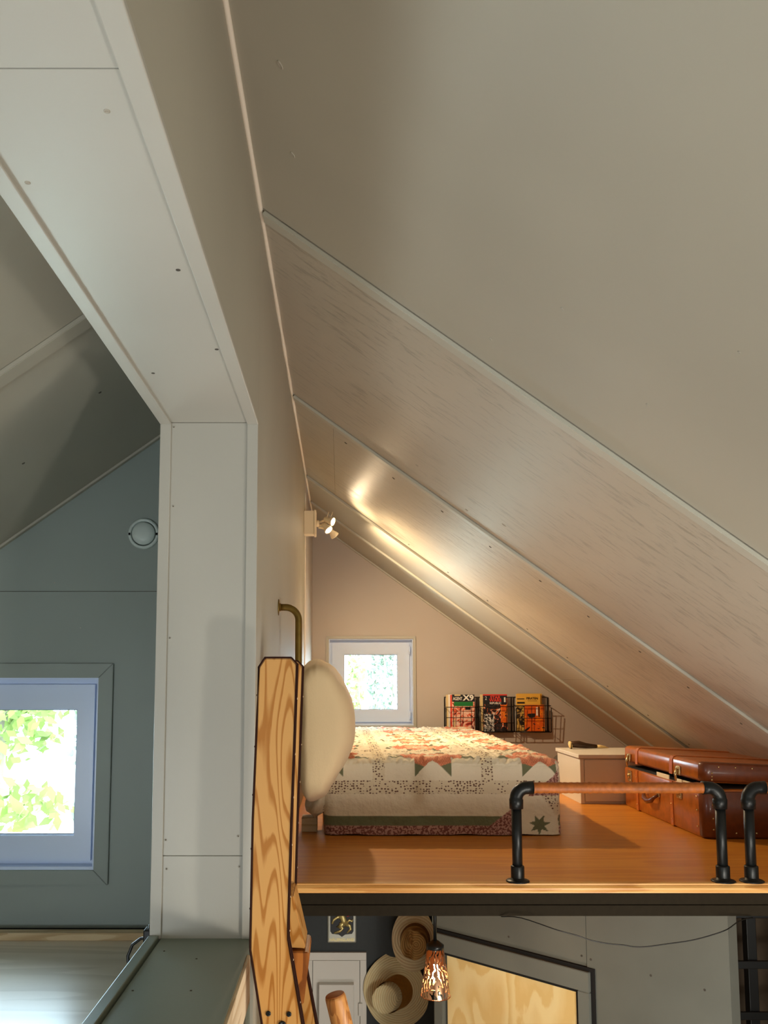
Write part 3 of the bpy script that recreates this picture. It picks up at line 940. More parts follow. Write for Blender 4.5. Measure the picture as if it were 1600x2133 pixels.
# ------------------------------------------------------------------ pillow
def pillow():
    prof = [(-.098, .088), (-.070, .084), (-.035, .066), (-.004, .030), (.020, -.010), (.042, -.06), (.054, -.11), (.056, -.17), (.050, -.22), (.036, -.26), (.012, -.31), (-.014, -.35), (-.035, -.385), (-.052, -.415), (-.075, -.430), (-.105, -.436), (-.130, -.428), (-.145, -.405), (-.150, -.36), (-.152, -.25), (-.154, -.12), (-.154, 0.0), (-.148, .045), (-.128, .075)]
    # smooth (Catmull-Rom)
    P = []
    n = len(prof)
    for i in range(n):
        p0, p1, p2, p3 = [Vector(prof[(i + k) % n]) for k in (-1, 0, 1, 2)]
        for t in (0, .25, .5, .75):
            P.append(0.5 * ((2 * p1) + (-p0 + p2) * t + (2 * p0 - 5 * p1 + 4 * p2 - p3) * t * t + (-p0 + 3 * p1 - 3 * p2 + p3) * t ** 3))
    c = Vector((-.085, -.17)); yc, hy = 3.36, .25
    bm = bmesh.new(); rings = []
    m = 30
    for j in range(m + 1):
        a = -math.pi / 2 + math.pi * j / m
        y = yc + hy * math.sin(a); k = max(.02, abs(math.cos(a)) ** .34)
        ring = []
        for q in P:
            x = c.x + (q.x - c.x) * k; z = c.y + (q.y - c.y) * (k ** .45)
            p = Vector((x, y, z))
            crease = .006 * noise.noise(Vector((x * 22, y * 10, z * 7))) + .003 * noise.noise(Vector((x * 60, y * 30, z * 12)))
            if z > .02: crease += .002 * math.sin(x * 260 + y * 30) * max(0, min(1, (.075 - z) / .03))
            d = Vector((q.x - c.x, 0, q.y - c.y)).normalized()
            ring.append(bm.verts.new(p + d * crease))
        rings.append(ring)
    N_ = len(P)
    for A_, B_ in zip(rings, rings[1:]):
        for i in range(N_): bm.faces.new((A_[i], A_[(i + 1) % N_], B_[(i + 1) % N_], B_[i]))
    bm.faces.new(rings[0]); bm.faces.new(rings[-1][::-1])
    o = obj('pillow', bm, m_pillow, None, True)
    o['label'] = 'big cream linen pillow standing on edge between bed and partition'; o['category'] = 'pillow'
    # seam line along the turned edge
    sp = [Vector((q.x + .0005, 3.25, q.y + .0005)) for q in P[2:34]]
    return o


pillow()

# ------------------------------------------------------------------ cabinet and the things near it
cb = thing('low_cabinet', (1.36, 4.42, ZF), 'small low white cabinet between the bed and the brown suitcase', 'cabinet')
obj('carcass', box(1.146, 1.60, 4.206, 4.63, ZF, -.362, .001), m_cabw, cb)
obj('top', box(1.138, 1.61, 4.193, 4.64, -.361, -.343, .002), m_cabw, cb)
obj('side_stile', box(1.146, 1.164, 4.198, 4.2055, ZF + .002, -.363, .0008), m_cabw, cb)
obj('door', box(1.167, 1.58, 4.199, 4.2055, ZF + .012, -.368, .001), m_cabw, cb)
m_hdark = plain('dark_horn', srgb(58, 36, 20), 0.3, var=0.15); m_hpale = plain('pale_horn_tip', srgb(226, 196, 132), 0.5)
kn = thing('dusting_brush', (1.28, 4.56, -.343), 'dark tapered wooden brush with pale tip lying on the low white cabinet', 'brush')
P = [(1.195, 4.56, -.324), (1.205, 4.56, -.320), (1.24, 4.56, -.320), (1.28, 4.57, -.327), (1.34, 4.58, -.332)]
obj('handle', tb(P, [.006, .017, .019, .014, .009], 14), m_hdark, kn, True)
obj('tip', tb([(1.338, 4.58, -.332), (1.36, 4.58, -.333), (1.385, 4.583, -.336), (1.405, 4.586, -.340)], [.0085, .0088, .005, .001], 12), m_hpale, kn, True)
obj('butt', lathe([(.012, -.004), (.019, 0), (.020, .008), (.014, .012)], (1.193, 4.56, -.324), (1, 0, .2), 16), m_hpale, kn, True)
obj('butt_ring', tb(arc((1.197, 4.558, -.326), (0, 1, 0), (0, 0, 1), .0185, 0, 5.9, 16), .002, 6), m_black, kn, True)
bg = obj('dark_bag', bmesh.new(), None)
bm = bmesh.new()
bmesh.ops.create_uvsphere(bm, u_segments=24, v_segments=16, radius=1)
for v in bm.verts:
    v.co = Vector((1.225 + v.co.x * .075 * (1 - .25 * v.co.z), 4.86 + v.co.y * .07, ZF + .092 + v.co.z * .092 + .004 * noise.noise(v.co * 3)))
bpy.data.objects.remove(bg)
bg = obj('soft_bag', bm, plain('dark_grey_cloth', srgb(74, 64, 54), .8, bump=.4), None, True)
bg['label'] = 'dark grey rounded bag on the floor half hidden behind the low white cabinet'; bg['category'] = 'bag'

# ------------------------------------------------------------------ suitcase
sc = thing('suitcase', (1.56, 3.72, ZF), 'old brown leather suitcase with brass locks, lid slightly ajar, under the sloping ceiling', 'suitcase')
sx0, sx1, sy0, sy1 = 1.34, 1.79, 3.262, 4.165


def rbox(x0, x1, y0, y1, z0, z1, rc, rb=.008):
    pts = []
    for cx_, cy_, a0 in ((x1 - rc, y1 - rc, 0), (x0 + rc, y1 - rc, math.pi / 2), (x0 + rc, y0 + rc, math.pi), (x1 - rc, y0 + rc, 1.5 * math.pi)):
        for i in range(7):
            a = a0 + math.pi / 2 * i / 6; pts.append((cx_ + rc * math.cos(a), cy_ + rc * math.sin(a)))
    bm = bmesh.new(); rings = []
    for k, z in ((rb, z0), (0, z0 + rb), (0, z1 - rb), (rb * .3, z1 - rb * .35), (rb, z1)):
        rings.append([bm.verts.new((x + (k if x < (x0 + x1) / 2 else -k), y + (k if y < (y0 + y1) / 2 else -k), z)) for x, y in pts])
    n = len(pts)
    for A_, B_ in zip(rings, rings[1:]):
        for i in range(n): bm.faces.new((A_[i], A_[(i + 1) % n], B_[(i + 1) % n], B_[i]))
    bm.faces.new(rings[0][::-1]); bm.faces.new(rings[-1])
    return bm


ZBT = ZF + .182
obj('base', rbox(sx0, sx1, sy0, sy1, ZF + .001, ZBT, .035), m_leather, sc, True)
obj('gap_shade', rbox(sx0 + .008, sx1 - .008, sy0 + .008, sy1 - .008, ZBT - .01, ZBT + .003, .03, .002), m_dark, sc)  # black slab standing in for the shaded inside of the open case
obj('lining_flap', box(sx0 + .006, sx0 + .010, 3.60, 3.74, ZBT - .004, ZBT + .016, .001), m_lining, sc)
obj('lining_flap', box(sx0 + .006, sx0 + .010, 3.33, 3.53, ZBT - .004, ZBT + .012, .001), m_lining, sc)
RotL = Matrix.Rotation(math.radians(2.6), 3, 'Y')
piv = Vector((sx1, 0, ZBT + .003))


def lidify(bm):
    bmesh.ops.rotate(bm, verts=bm.verts[:], cent=piv, matrix=RotL)
    return bm


ZL0, ZL1 = ZBT + .004, ZBT + .078
lid = obj('lid', lidify(rbox(sx0, sx1, sy0, sy1, ZL0, ZL1, .035, .014)), m_leather, sc, True)
# darker riveted end pieces
for y0_, y1_ in ((sy0 - .003, sy0 + .05),):
    def endcap(z0_, z1_, lid_=False):
        bm = rbox(sx0 - .0025, sx1 + .0025, sy0 - .0025, sy1, z0_, z1_, .036, .010)
        bmesh.ops.bisect_plane(bm, geom=bm.verts[:] + bm.edges[:] + bm.faces[:], plane_co=(0, sy0 + .030, 0), plane_no=(0, 1, 0), clear_outer=True)
        return lidify(bm) if lid_ else bm
    obj('end_panel', endcap(ZF + .0005, ZBT - .004), m_leather_d, sc, True)
    obj('end_panel', endcap(ZL0 + .003, ZL1 + .0015, True), m_leather_d, sc, True)


def rivet(x, y, z, ax_, lid_=False, r=.0042):
    bm = lathe([(r, 0), (r * .8, .0018), (0, .0028)], (x, y, z), ax_, 8)
    obj('rivet', lidify(bm) if lid_ else bm, m_lock, sc, True)


yf = sy0 - .0028
for z in (ZF + .035, ZF + .075, ZF + .125, ZF + .165):
    rivet(sx0 + .037, yf, z, (0, -1, 0))
rivet(sx0 + .062, yf, ZF + .020, (0, -1, 0)); rivet(sx0 + .05, yf, ZF + .05, (0, -1, 0))
for k in range(5): rivet(sx0 + .12 + k * .075, yf, ZF + .022, (0, -1, 0))
for z in (.012, .024, .036): rivet(sx0 + .037, yf, ZL0 + z, (0, -1, 0), True)
for k in range(6): rivet(sx0 + .062 + k * .062, yf, ZL0 + .060, (0, -1, 0), True)
for z in (ZF + .04, ZF + .10, ZF + .15): rivet(sx0 - .0028, sy0 + .045, z, (-1, 0, 0))


def band(ya, yb):
    """strap round base and lid at depth ya..yb."""
    t = .003
    bm = bmesh.new(); bx(bm, sx0 - t, sx0 + .002, ya, yb, ZF + .004, ZBT - .002)
    bmesh.ops.bevel(bm, geom=bm.edges[:], offset=.0009, segments=1, affect='EDGES')
    obj('strap', bm, m_strap, sc)
    bm = bmesh.new(); P = [(sx0 - t, ZL0 + .002), (sx0 - t, ZL1 - .014), (sx0 + .003, ZL1 - .001), (sx0 + .014, ZL1 + t), (sx1 - .01, ZL1 + t), (sx1 - .01, ZL1 - .002), (sx0 + .015, ZL1 - .002), (sx0 + .004, ZL1 - .012), (sx0 + .001, ZL0 + .002)]
    a = [bm.verts.new((x, ya, z)) for x, z in P]; b = [bm.verts.new((x, yb, z)) for x, z in P]
    n = len(P); bm.faces.new(a); bm.faces.new(b[::-1])
    for i in range(n): bm.faces.new((a[i], b[i], b[(i + 1) % n], a[(i + 1) % n]))
    obj('strap', lidify(bm), m_strap, sc)
    for z in (ZF + .03, ZF + .09, ZF + .15): rivet(sx0 - t - .0002, (ya + yb) / 2, z, (-1, 0, 0), r=.003)


band(3.955, 3.982); band(3.545, 3.575)
for yl in (4.06, 3.475):
    q = obj('lock', box(sx0 - .006, sx0, yl - .024, yl + .024, ZBT - .062, ZBT - .010, .002), m_lock, sc)
    for s_ in (obj('lock_knob', lathe([(.012, 0), (.012, .005), (.007, .008), (0, .009)], (sx0 - .006, yl, ZBT - .034), (-1, 0, 0), 16), m_lock, sc, True),
               obj('lock_rivet', lathe([(.004, 0), (.003, .002), (0, .003)], (sx0 - .006, yl - .017, ZBT - .054), (-1, 0, 0), 8), m_nail, sc, True)):
        s_.parent = q
    h = obj('hasp', lidify(box(sx0 - .009, sx0 - .001, yl - .017, yl + .017, ZL0 + .006, ZL0 + .042, .003)), m_lock, sc)
    t_ = obj('hasp_tongue', lidify(merge(tb([(sx0 - .009, yl, ZL0 + .03), (sx0 - .016, yl, ZL0 + .006), (sx0 - .013, yl, ZL0 - .018)], [.008, .006, .003], 10), box(sx0 - .014, sx0 - .008, yl - .012, yl + .012, ZL0 + .030, ZL0 + .038, .001))), m_lock, sc, True)
    t_.parent = h
hp = [(sx0 - .004, 3.70, ZF + .105), (sx0 - .020, 3.705, ZF + .095), (sx0 - .026, 3.73, ZF + .078), (sx0 - .027, 3.77, ZF + .072), (sx0 - .026, 3.81, ZF + .078), (sx0 - .020, 3.835, ZF + .095), (sx0 - .004, 3.84, ZF + .105)]
obj('handle', tb(hp, [.006, .007, .010, .012, .010, .007, .006], 12), m_leather_d, sc, True)
for y in (3.70, 3.84):
    obj('handle_mount', box(sx0 - .007, sx0, y - .012, y + .012, ZF + .096, ZF + .120, .002), m_lock, sc)

# ------------------------------------------------------------------ wall spotlight
sp = thing('wall_spotlight', (XW, 4.45, .76), 'white wall lamp with three lit spot heads above the bed', 'lamp')
m_lampw = plain('lamp_cream', srgb(236, 220, 188), .35)
obj('base_plate', box(XW, XW + .050, 4.40, 4.47, .762, .885, .002), m_lampw, sp)
obj('cover', box(XW + .050, XW + .063, 4.395, 4.475, .757, .890, .005, 3), m_lampw, sp)
obj('stem', tb([(XW + .062, 4.43, .822), (XW + .078, 4.43, .822)], .018, 14), m_lampw, sp, True)
heads = [((-.060, 4.42, .836), (.78, -.38, -.32)), ((-.075, 4.39, .795), (.58, -.40, -.72)), ((-.045, 4.47, .782), (.60, .42, -.66))]
for i, (c, d) in enumerate(heads):
    D = Vector(d).normalized(); C = Vector(c)
    ar = obj('arm', tb([(XW + .075, 4.43, .815 + .012 * (1 - i)), tuple(C - D * .02)], .0055, 8), m_lampw, sp, True)
    hdd = obj('head', lathe([(.010, -.030), (.013, -.028), (.014, -.005), (.018, .006), (.0235, .020), (.0235, .024), (.021, .024), (.0205, .020), (.010, .012), (0, .012)], c, tuple(D), 20), m_lampw, sp, True)
    ln = obj('lens', lathe([(.0200, .0205), (.016, .0225), (0, .023)], c, tuple(D), 18), m_bulb, sp, True); ln.parent = hdd
for dx in (0, .02):
    obj('adjust_pin', tb([(-.075 + dx, 4.42, .845), (-.062 + dx, 4.42, .882)], .0018, 6), m_lampw, sp, True)


def spot(name, loc, tgt, power, angle, color=(1.0, 0.74, 0.46), blend=1.0, rad=.02):
    l = bpy.data.lights.new(name, 'SPOT'); l.energy = power; l.spot_size = angle; l.spot_blend = blend; l.color = color; l.shadow_soft_size = rad
    o = bpy.data.objects.new(name, l); COL.objects.link(o); o.location = loc
    o.rotation_euler = (Vector(tgt) - Vector(loc)).to_track_quat('-Z', 'Y').to_euler()


for i, (c, d) in enumerate(heads):
    D = Vector(d).normalized(); C = Vector(c) + D * .03
    spot('spot_light', C, C + D, (9, 75, 80)[i], math.radians((150, 118, 140)[i]))

# ------------------------------------------------------------------ magazine rack on the far wall
rk = thing('magazine_rack', (1.04, YB - .04, -.33), 'black wire magazine rack with three pockets hung on the far wall', 'rack')
zt_, zb_ = -.090, -.322
yw, yfk = YB - .006, YB - .085


def wire(pts, r=.0022, nm='wire'): return obj(nm, tb(pts, r, 6), m_black, rk, True)


wire([(.688, yw, zb_), (.688, yw, zt_ - .006), (1.372, yw, zt_ - .006), (1.372, yw, zb_)], .003, 'back_frame')
wire([(.688, yw, zb_ + .002), (1.385, yw, zb_ + .002)], .003, 'back_frame')
for x in (.690, .905, .915, 1.135, 1.150, 1.378):
    wire([(x, yw, zt_ - .006), (x, yw, zb_), (x, yfk, zb_), (x, yfk - .012, zt_ - .075)], .0032, 'side_frame')
pockets = [(.692, .902, -.160, -.228), (.918, 1.132, -.156, -.262), (1.152, 1.376, -.150, -.232)]
for x0, x1, za, zm in pockets:
    wire([(x0, yw, za), (x0, yfk - .011, za), (x1, yfk - .011, za), (x1, yw, za)], .0028)
    wire([(x0, yfk - .006, zm), (x1, yfk - .006, zm)], .0024)
    wire([(x0, yfk, zb_), (x1, yfk, zb_)], .0032)
    wire([(x0, (yw + yfk) / 2, zb_), (x1, (yw + yfk) / 2, zb_)], .0024)
    for k in (.22, .44, .78, .92)[:4]:
        x = x0 + (x1 - x0) * k
        wire([(x, yfk, zb_), (x, yfk - .011, za)], .0022)
wire([(.902, yfk - .006, -.253), (.918, yfk - .006, -.253)], .0024)

m_paper = plain('paper_block', srgb(226, 212, 184), .7, var=.08, bscale=200)


def artmat(name, stops, scale=22, seed=0.0, dist=1.2):
    k = N(name); b = k.b; b.inputs['Roughness'].default_value = .35
    nz = k.n('ShaderNodeTexNoise'); nz.inputs['Scale'].default_value = scale; nz.inputs['Detail'].default_value = 2; nz.inputs['Distortion'].default_value = dist
    tc = k.n('ShaderNodeTexCoord'); mp = k.n('ShaderNodeMapping'); mp.inputs['Location'].default_value = (seed, seed * .7, seed * 1.3)
    k.l(tc.outputs['Object'], mp.inputs['Vector']); k.l(mp.outputs[0], nz.inputs['Vector'])
    r = k.n('ShaderNodeValToRGB'); r.color_ramp.interpolation = 'CONSTANT'; e = r.color_ramp.elements
    while len(e) < len(stops): e.new(.5)
    for i, (p, c) in enumerate(stops): e[i].position = p; e[i].color = c
    k.l(nz.outputs[0], r.inputs[0]); k.l(r.outputs[0], b.inputs['Base Color'])
    MATS[name] = k.m
    return k.m


a_pink = artmat('cover_art_pink', [(0, srgb(150, 40, 30)), (.36, srgb(236, 120, 90)), (.44, srgb(246, 186, 160)), (.52, srgb(250, 210, 190)), (.60, srgb(240, 110, 70)), (.66, srgb(70, 20, 20))], 26)
a_dark = artmat('cover_art_dark', [(0, srgb(16, 14, 14)), (.44, srgb(60, 40, 34)), (.50, srgb(14, 12, 12)), (.56, srgb(232, 110, 50)), (.62, srgb(230, 216, 200))], 24, 3)
a_grey = artmat('cover_art_grey', [(0, srgb(20, 20, 22)), (.42, srgb(150, 150, 148)), (.50, srgb(235, 232, 226)), (.58, srgb(60, 56, 54))], 30, 5)
a_orange = artmat('cover_art_orange', [(0, srgb(30, 22, 18)), (.40, srgb(226, 96, 16)), (.56, srgb(244, 128, 20)), (.66, srgb(40, 26, 20))], 14, 8, .6)
a_yelart = artmat('cover_art_olive', [(0, srgb(40, 30, 18)), (.42, srgb(150, 120, 60)), (.50, srgb(220, 180, 90)), (.60, srgb(60, 44, 24))], 22, 9)
c_black = plain('print_black', srgb(18, 18, 20), .35); c_green = plain('print_green', srgb(20, 120, 50), .35)
c_red = plain('print_red', srgb(226, 62, 46), .35); c_yel = plain('print_yellow', srgb(236, 182, 70), .35)
c_white = plain('print_white', srgb(240, 236, 226), .35); c_cream = plain('print_cream', srgb(228, 204, 150), .35)


def magazine(x0, x1, z0, z1, y, th, label, base, lean=.0, group='magazines in the wire rack'):
    t = thing('magazine', ((x0 + x1) / 2, y, z0), label, 'magazine', group)
    obj('pages', box(x0 + .0015, x1 - .0015, y + .0008, y + th - .0008, z0 + .001, z1 - .001), m_paper, t)
    obj('cover', box(x0, x1, y, y + .0007, z0, z1), base, t)
    obj('back_cover', box(x0, x1, y + th - .0007, y + th, z0, z1), c_cream, t)
    return t


def patch(t, nm, x0, x1, z0, z1, y, mat): return obj(nm, box(x0, x1, y - .0006, y - .0001, z0, z1), mat, t)


yb0 = YB - .012
zb2 = zb_ + .005
# pocket 1
magazine(.700, .850, zb2, -.080, yb0 - .010, .008, 'cream-backed magazine rearmost in the left rack pocket, only its left edge showing', c_cream)
magazine(.712, .862, zb2, -.078, yb0 - .022, .008, 'white magazine second from the back in the left rack pocket', c_white)
magazine(.724, .872, zb2, -.080, yb0 - .034, .008, 'pale red-edged magazine just behind the black-headed comic', c_red)
t = magazine(.734, .882, zb2, -.078, yb0 - .048, .009, 'comic with black masthead and green band in the left rack pocket', a_pink)
yc_ = yb0 - .048
patch(t, 'masthead', .734, .882, -.125, -.078, yc_, c_black)
patch(t, 'green_band', .746, .872, -.154, -.1255, yc_, c_green)
patch(t, 'cream_tab', .750, .790, -.0865, -.0785, yc_ - .0006, c_cream)
text_part('lettering', 'AGENT', .030, (.771, yc_ - .0012, -.106), c_white, t, sx=.62, bold=.0006)
text_part('lettering', 'X9', .050, (.842, yc_ - .0012, -.101), c_white, t, sx=1.15, bold=.0018)
patch(t, 'panel_frame', .742, .752, -.315, -.242, yc_, c_cream)
patch(t, 'black_shape', .820, .856, -.178, -.158, yc_, c_black)
# pocket 2
magazine(.925, 1.08, zb2, -.078, yb0 - .014, .010, 'thick beige album at the back of the middle rack pocket', c_cream)
t = magazine(.938, 1.098, zb2, -.076, yb0 - .044, .012, 'comic with red title on black cover in the middle rack pocket', a_dark)
yc_ = yb0 - .044
patch(t, 'top_strip', .938, 1.098, -.0845, -.076, yc_, c_red)
patch(t, 'masthead', .945, 1.092, -.140, -.085, yc_, c_black)
text_part('lettering', '2', .034, (.958, yc_ - .0012, -.103), c_white, t, sx=.8)
text_part('lettering', 'STAR', .025, (1.020, yc_ - .0012, -.0975), c_red, t, sx=1.15, bold=.0009)
text_part('lettering', 'WARS', .025, (1.020, yc_ - .0012, -.1165), c_red, t, sx=1.15, bold=.0009)
text_part('lettering', 'REPUBLIC', .018, (1.020, yc_ - .0012, -.135), c_white, t, sx=.98, bold=.0004)
patch(t, 'side_label', 1.077, 1.087, -.128, -.096, yc_ - .0006, c_white)
patch(t, 'grey_art', .945, 1.010, -.318, -.205, yc_, a_grey)
patch(t, 'flame_art', 1.055, 1.096, -.262, -.145, yc_, a_orange)
# pocket 3
magazine(1.172, 1.335, zb2, -.072, yb0 - .014, .012, 'orange-edged album at the back of the right rack pocket', c_yel)
t = magazine(1.160, 1.320, zb2, -.074, yb0 - .034, .012, 'yellow-topped comic album with black title in the right rack pocket', c_yel)
yc_ = yb0 - .034
patch(t, 'black_label', 1.166, 1.216, -.138, -.127, yc_, c_black)
patch(t, 'black_label', 1.166, 1.214, -.110, -.104, yc_, c_black)
patch(t, 'olive_art', 1.162, 1.212, -.316, -.152, yc_, a_yelart)
text_part('lettering', 'PIRATEN', .021, (1.265, yc_ - .0012, -.104), c_black, t, sx=.95, bold=.0004)
patch(t, 'rule', 1.235, 1.298, -.121, -.1185, yc_, c_black)
t = magazine(1.208, 1.338, zb2, -.145, yb0 - .056, .012, 'bright orange paperback in front of the yellow comic album', a_orange)
yc_ = yb0 - .056
patch(t, 'white_mark', 1.285, 1.296, -.215, -.160, yc_, c_white)
patch(t, 'black_mark', 1.300, 1.308, -.225, -.155, yc_, c_black)

# ------------------------------------------------------------------ vent and black cable in the left room
vt = thing('air_valve', (-.657, YLB, .494), 'round white air valve on the blue-grey wall of the left room', 'vent')
obj('ring', lathe([(.052, 0), (.052, .006), (.049, .011), (.043, .012), (.041, .008), (.0405, 0)], (-.657, YLB, .494), (0, -1, 0), 40), m_vent, vt, True)
obj('disc', lathe([(.0385, .003), (.0385, .010), (.036, .0145), (.018, .018), (0, .0186)], (-.657, YLB, .494), (0, -1, 0), 40), m_vent, vt, True)
for x in (-.657 + .045, -.657 - .046):
    obj('slot', box(x - .003, x + .003, YLB - .0135, YLB - .011, .488, .496), m_dark, vt)
cp = [(-.420, 1.965, -.530), (-.421, 1.965, -.556), (-.440, 1.965, -.560), (-.457, 1.962, -.572), (-.466, 1.96, -.595), (-.462, 1.955, -.63), (-.44, 1.95, -.70), (-.43, 1.95, ZLF + .004)]
cb_ = obj('cable', tb(cp, .0035, 8), m_black, None, True); cb_['label'] = 'black cable looping down beside the foot of the painted post'; cb_['category'] = 'cable'
cc = obj('plug', box(-.432, -.4155, 1.95, 1.985, -.572, -.538, .003), m_black)
cc['label'] = 'small black socket on the left side of the painted post, above the floor'; cc['category'] = 'socket'

# hanging wire under the loft edge
wp = [(.46, 2.56, -.6685), (.5116, 2.53, -.664), (.6048, 2.5, -.6887), (.66, 2.5, -.7035), (.7006, 2.5, -.7170), (.7516, 2.5, -.7265), (.79, 2.5, -.7295), (.8183, 2.5, -.7341), (.855, 2.5, -.734), (.9127, 2.5, -.7265), (.9801, 2.5, -.7170), (1.04, 2.5, -.702), (1.0823, 2.5, -.6870), (1.13, 2.53, -.673), (1.19, 2.56, -.6685)]
Q = []
for i in range(len(wp) - 1):
    p0, p1, p2, p3 = [Vector(wp[max(0, min(len(wp) - 1, i + k))]) for k in (-1, 0, 1, 2)]
    for t_ in (0, .25, .5, .75): Q.append(0.5 * ((2 * p1) + (-p0 + p2) * t_ + (2 * p0 - 5 * p1 + 4 * p2 - p3) * t_ * t_ + (-p0 + 3 * p1 - 3 * p2 + p3) * t_ ** 3))
hw = obj('hanging_wire', tb(Q, .0015, 6), m_black, None, True); hw['label'] = 'thin black wire sagging under the loft edge in front of the grey wall'; hw['category'] = 'wire'

# ------------------------------------------------------------------ things on the dark lower wall
K = YK / 4.6


def k3(x, z): return (x * K, z * K)


fb = thing('fuse_cabinet', (-.02, YK, -2.1), 'white metal fuse cabinet on the dark wall behind the ladder', 'cabinet')
x0, zt1 = k3(-.20, -1.3746); x1, _ = k3(.1307, 0); ix0, izt = k3(-.145, -1.4127); ix1, _ = k3(.0986, 0)
obj('frame', merge(box(x0, x1, YK - .018, YK - .0005, izt, zt1, .001), box(ix1, x1, YK - .018, YK - .0005, -2.1, izt - .0003, .001), box(x0, ix0, YK - .018, YK - .0005, -2.1, izt - .0003, .001)), m_white, fb)
dd = obj('door', box(ix0 + .002, ix1 - .002, YK - .016, YK - .003, -2.09, izt - .002, .001), m_white, fb)
a0, at_ = k3(-.1106, -1.5194); a1, _ = k3(.0664, 0)
bxx = obj('meter_box', box(a0, a1, YK - .055, YK - .0165, -2.0, at_, .002), m_white, fb)
hx, hz = k3(.013, -1.595)
for i in range(3):
    for j in range(3):
        q = obj('hole', lathe([(.0018, 0), (0, .0003)], (hx + i * .0085, YK - .0551, hz - j * .0085), (0, -1, 0), 8), m_gasket, fb); q.parent = bxx
obj('latch', box(ix1 - .008, ix1 + .010, YK - .030, YK - .017, k3(0, -1.66)[1] - .02, k3(0, -1.62)[1], .001), m_white, fb)

# provincial shield plaque
sg = thing('plaque', (0, YK, k3(0, -1.33)[1]), 'small silver shield plaque with golden goat and name HÄLSINGLAND on dark wall', 'plaque')
sx_0, sz0_ = k3(-.068, -1.3293); sx_1, _ = k3(.0795, 0)
m_silver = plain('plaque_silver', srgb(178, 180, 168), .35, .4); m_gold = plain('plaque_gold', srgb(212, 196, 130), .3, .6); m_redh = plain('plaque_red', srgb(200, 60, 70), .4)
pw = sx_1 - sx_0
obj('plate', box(sx_0, sx_1, YK - .008, YK - .0005, sz0_, sz0_ + .20, .006, 3), m_silver, sg)
cxp = (sx_0 + sx_1) / 2; hwid = pw * .405
zsb = sz0_ + .042
shp = [(cxp - hwid, zsb + .15), (cxp - hwid, zsb + .012), (cxp - hwid * .85, zsb), (cxp - hwid * .28, zsb - .003), (cxp, zsb - .014), (cxp + hwid * .28, zsb - .003), (cxp + hwid * .85, zsb), (cxp + hwid, zsb + .012), (cxp + hwid, zsb + .15)]
obj('shield', prism([(x, YK - .0095, z) for x, z in shp], (0, .0015, 0)), m_black, sg)
s1 = 1 / 100.0


def gold(pts, rs, mat=m_gold):
    # pts in a 100-wide figure space: x -50..50 , z 0..
    P_ = [(cxp + x * hwid / 50, YK - .011, zsb + z * hwid / 50) for x, z in pts]
    bm = tb(P_, [r * hwid / 50 for r in rs], 8)
    for v in bm.verts: v.co.y = YK - .0105 + (v.co.y - (YK - .011)) * .45
    obj('goat_relief', bm, mat, sg, True)


gold([(12, 95), (0, 75), (8, 55), (16, 38)], [12, 15, 13, 10])            # trunk
gold([(12, 42), (-8, 38), (-18, 34), (4, 22), (-8, 12), (-34, 3)], [11, 10, 8, 8, 6, 4])   # rear leg forward
gold([(18, 40), (34, 34), (38, 20), (22, 4)], [9, 7, 6, 3])                # rear leg back
gold([(-4, 72), (-22, 68), (-36, 58), (-42, 42)], [8, 6, 5, 4])            # fore leg
gold([(-2, 86), (-20, 96), (-26, 112)], [7, 5, 4])
gold([(20, 44), (32, 58), (44, 52), (46, 60)], [5, 5, 4, 3])               # tail
gold([(8, 95), (16, 112), (6, 124), (-8, 120)], [11, 9, 9, 5])             # neck and head
gold([(40, 118), (42, 95), (34, 80), (22, 72)], [4, 6, 5, 2], m_redh)      # horn
gold([(30, 118), (31, 98), (26, 84)], [3, 4, 2], m_redh)
text_part('lettering', 'HÄLSINGLAND', .019, (cxp, YK - .0088, sz0_ + .014), m_gold, sg, sx=.93, bold=.0004)

# straw hats
def straw(name, c1, c2, sc_):
    k = N(name); b = k.b; b.inputs['Roughness'].default_value = .75
    wv = k.n('ShaderNodeTexWave'); wv.wave_type = 'RINGS'; wv.rings_direction = 'Y'
    wv.inputs['Scale'].default_value = sc_; wv.inputs['Distortion'].default_value = .4
    tc = k.n('ShaderNodeTexCoord'); k.l(tc.outputs['Object'], wv.inputs['Vector'])
    nz = k.n('ShaderNodeTexNoise'); nz.inputs['Scale'].default_value = 180; k.l(tc.outputs['Object'], nz.inputs['Vector'])
    f = k.math('ADD', k.math('MULTIPLY', wv.outputs['Fac'], .75), k.math('MULTIPLY', nz.outputs[0], .3))
    k.l(k.ramp(f, [(.2, c1), (.8, c2)]), b.inputs['Base Color'])
    k.bump(wv.outputs['Fac'], .7, .003)
    return k.m


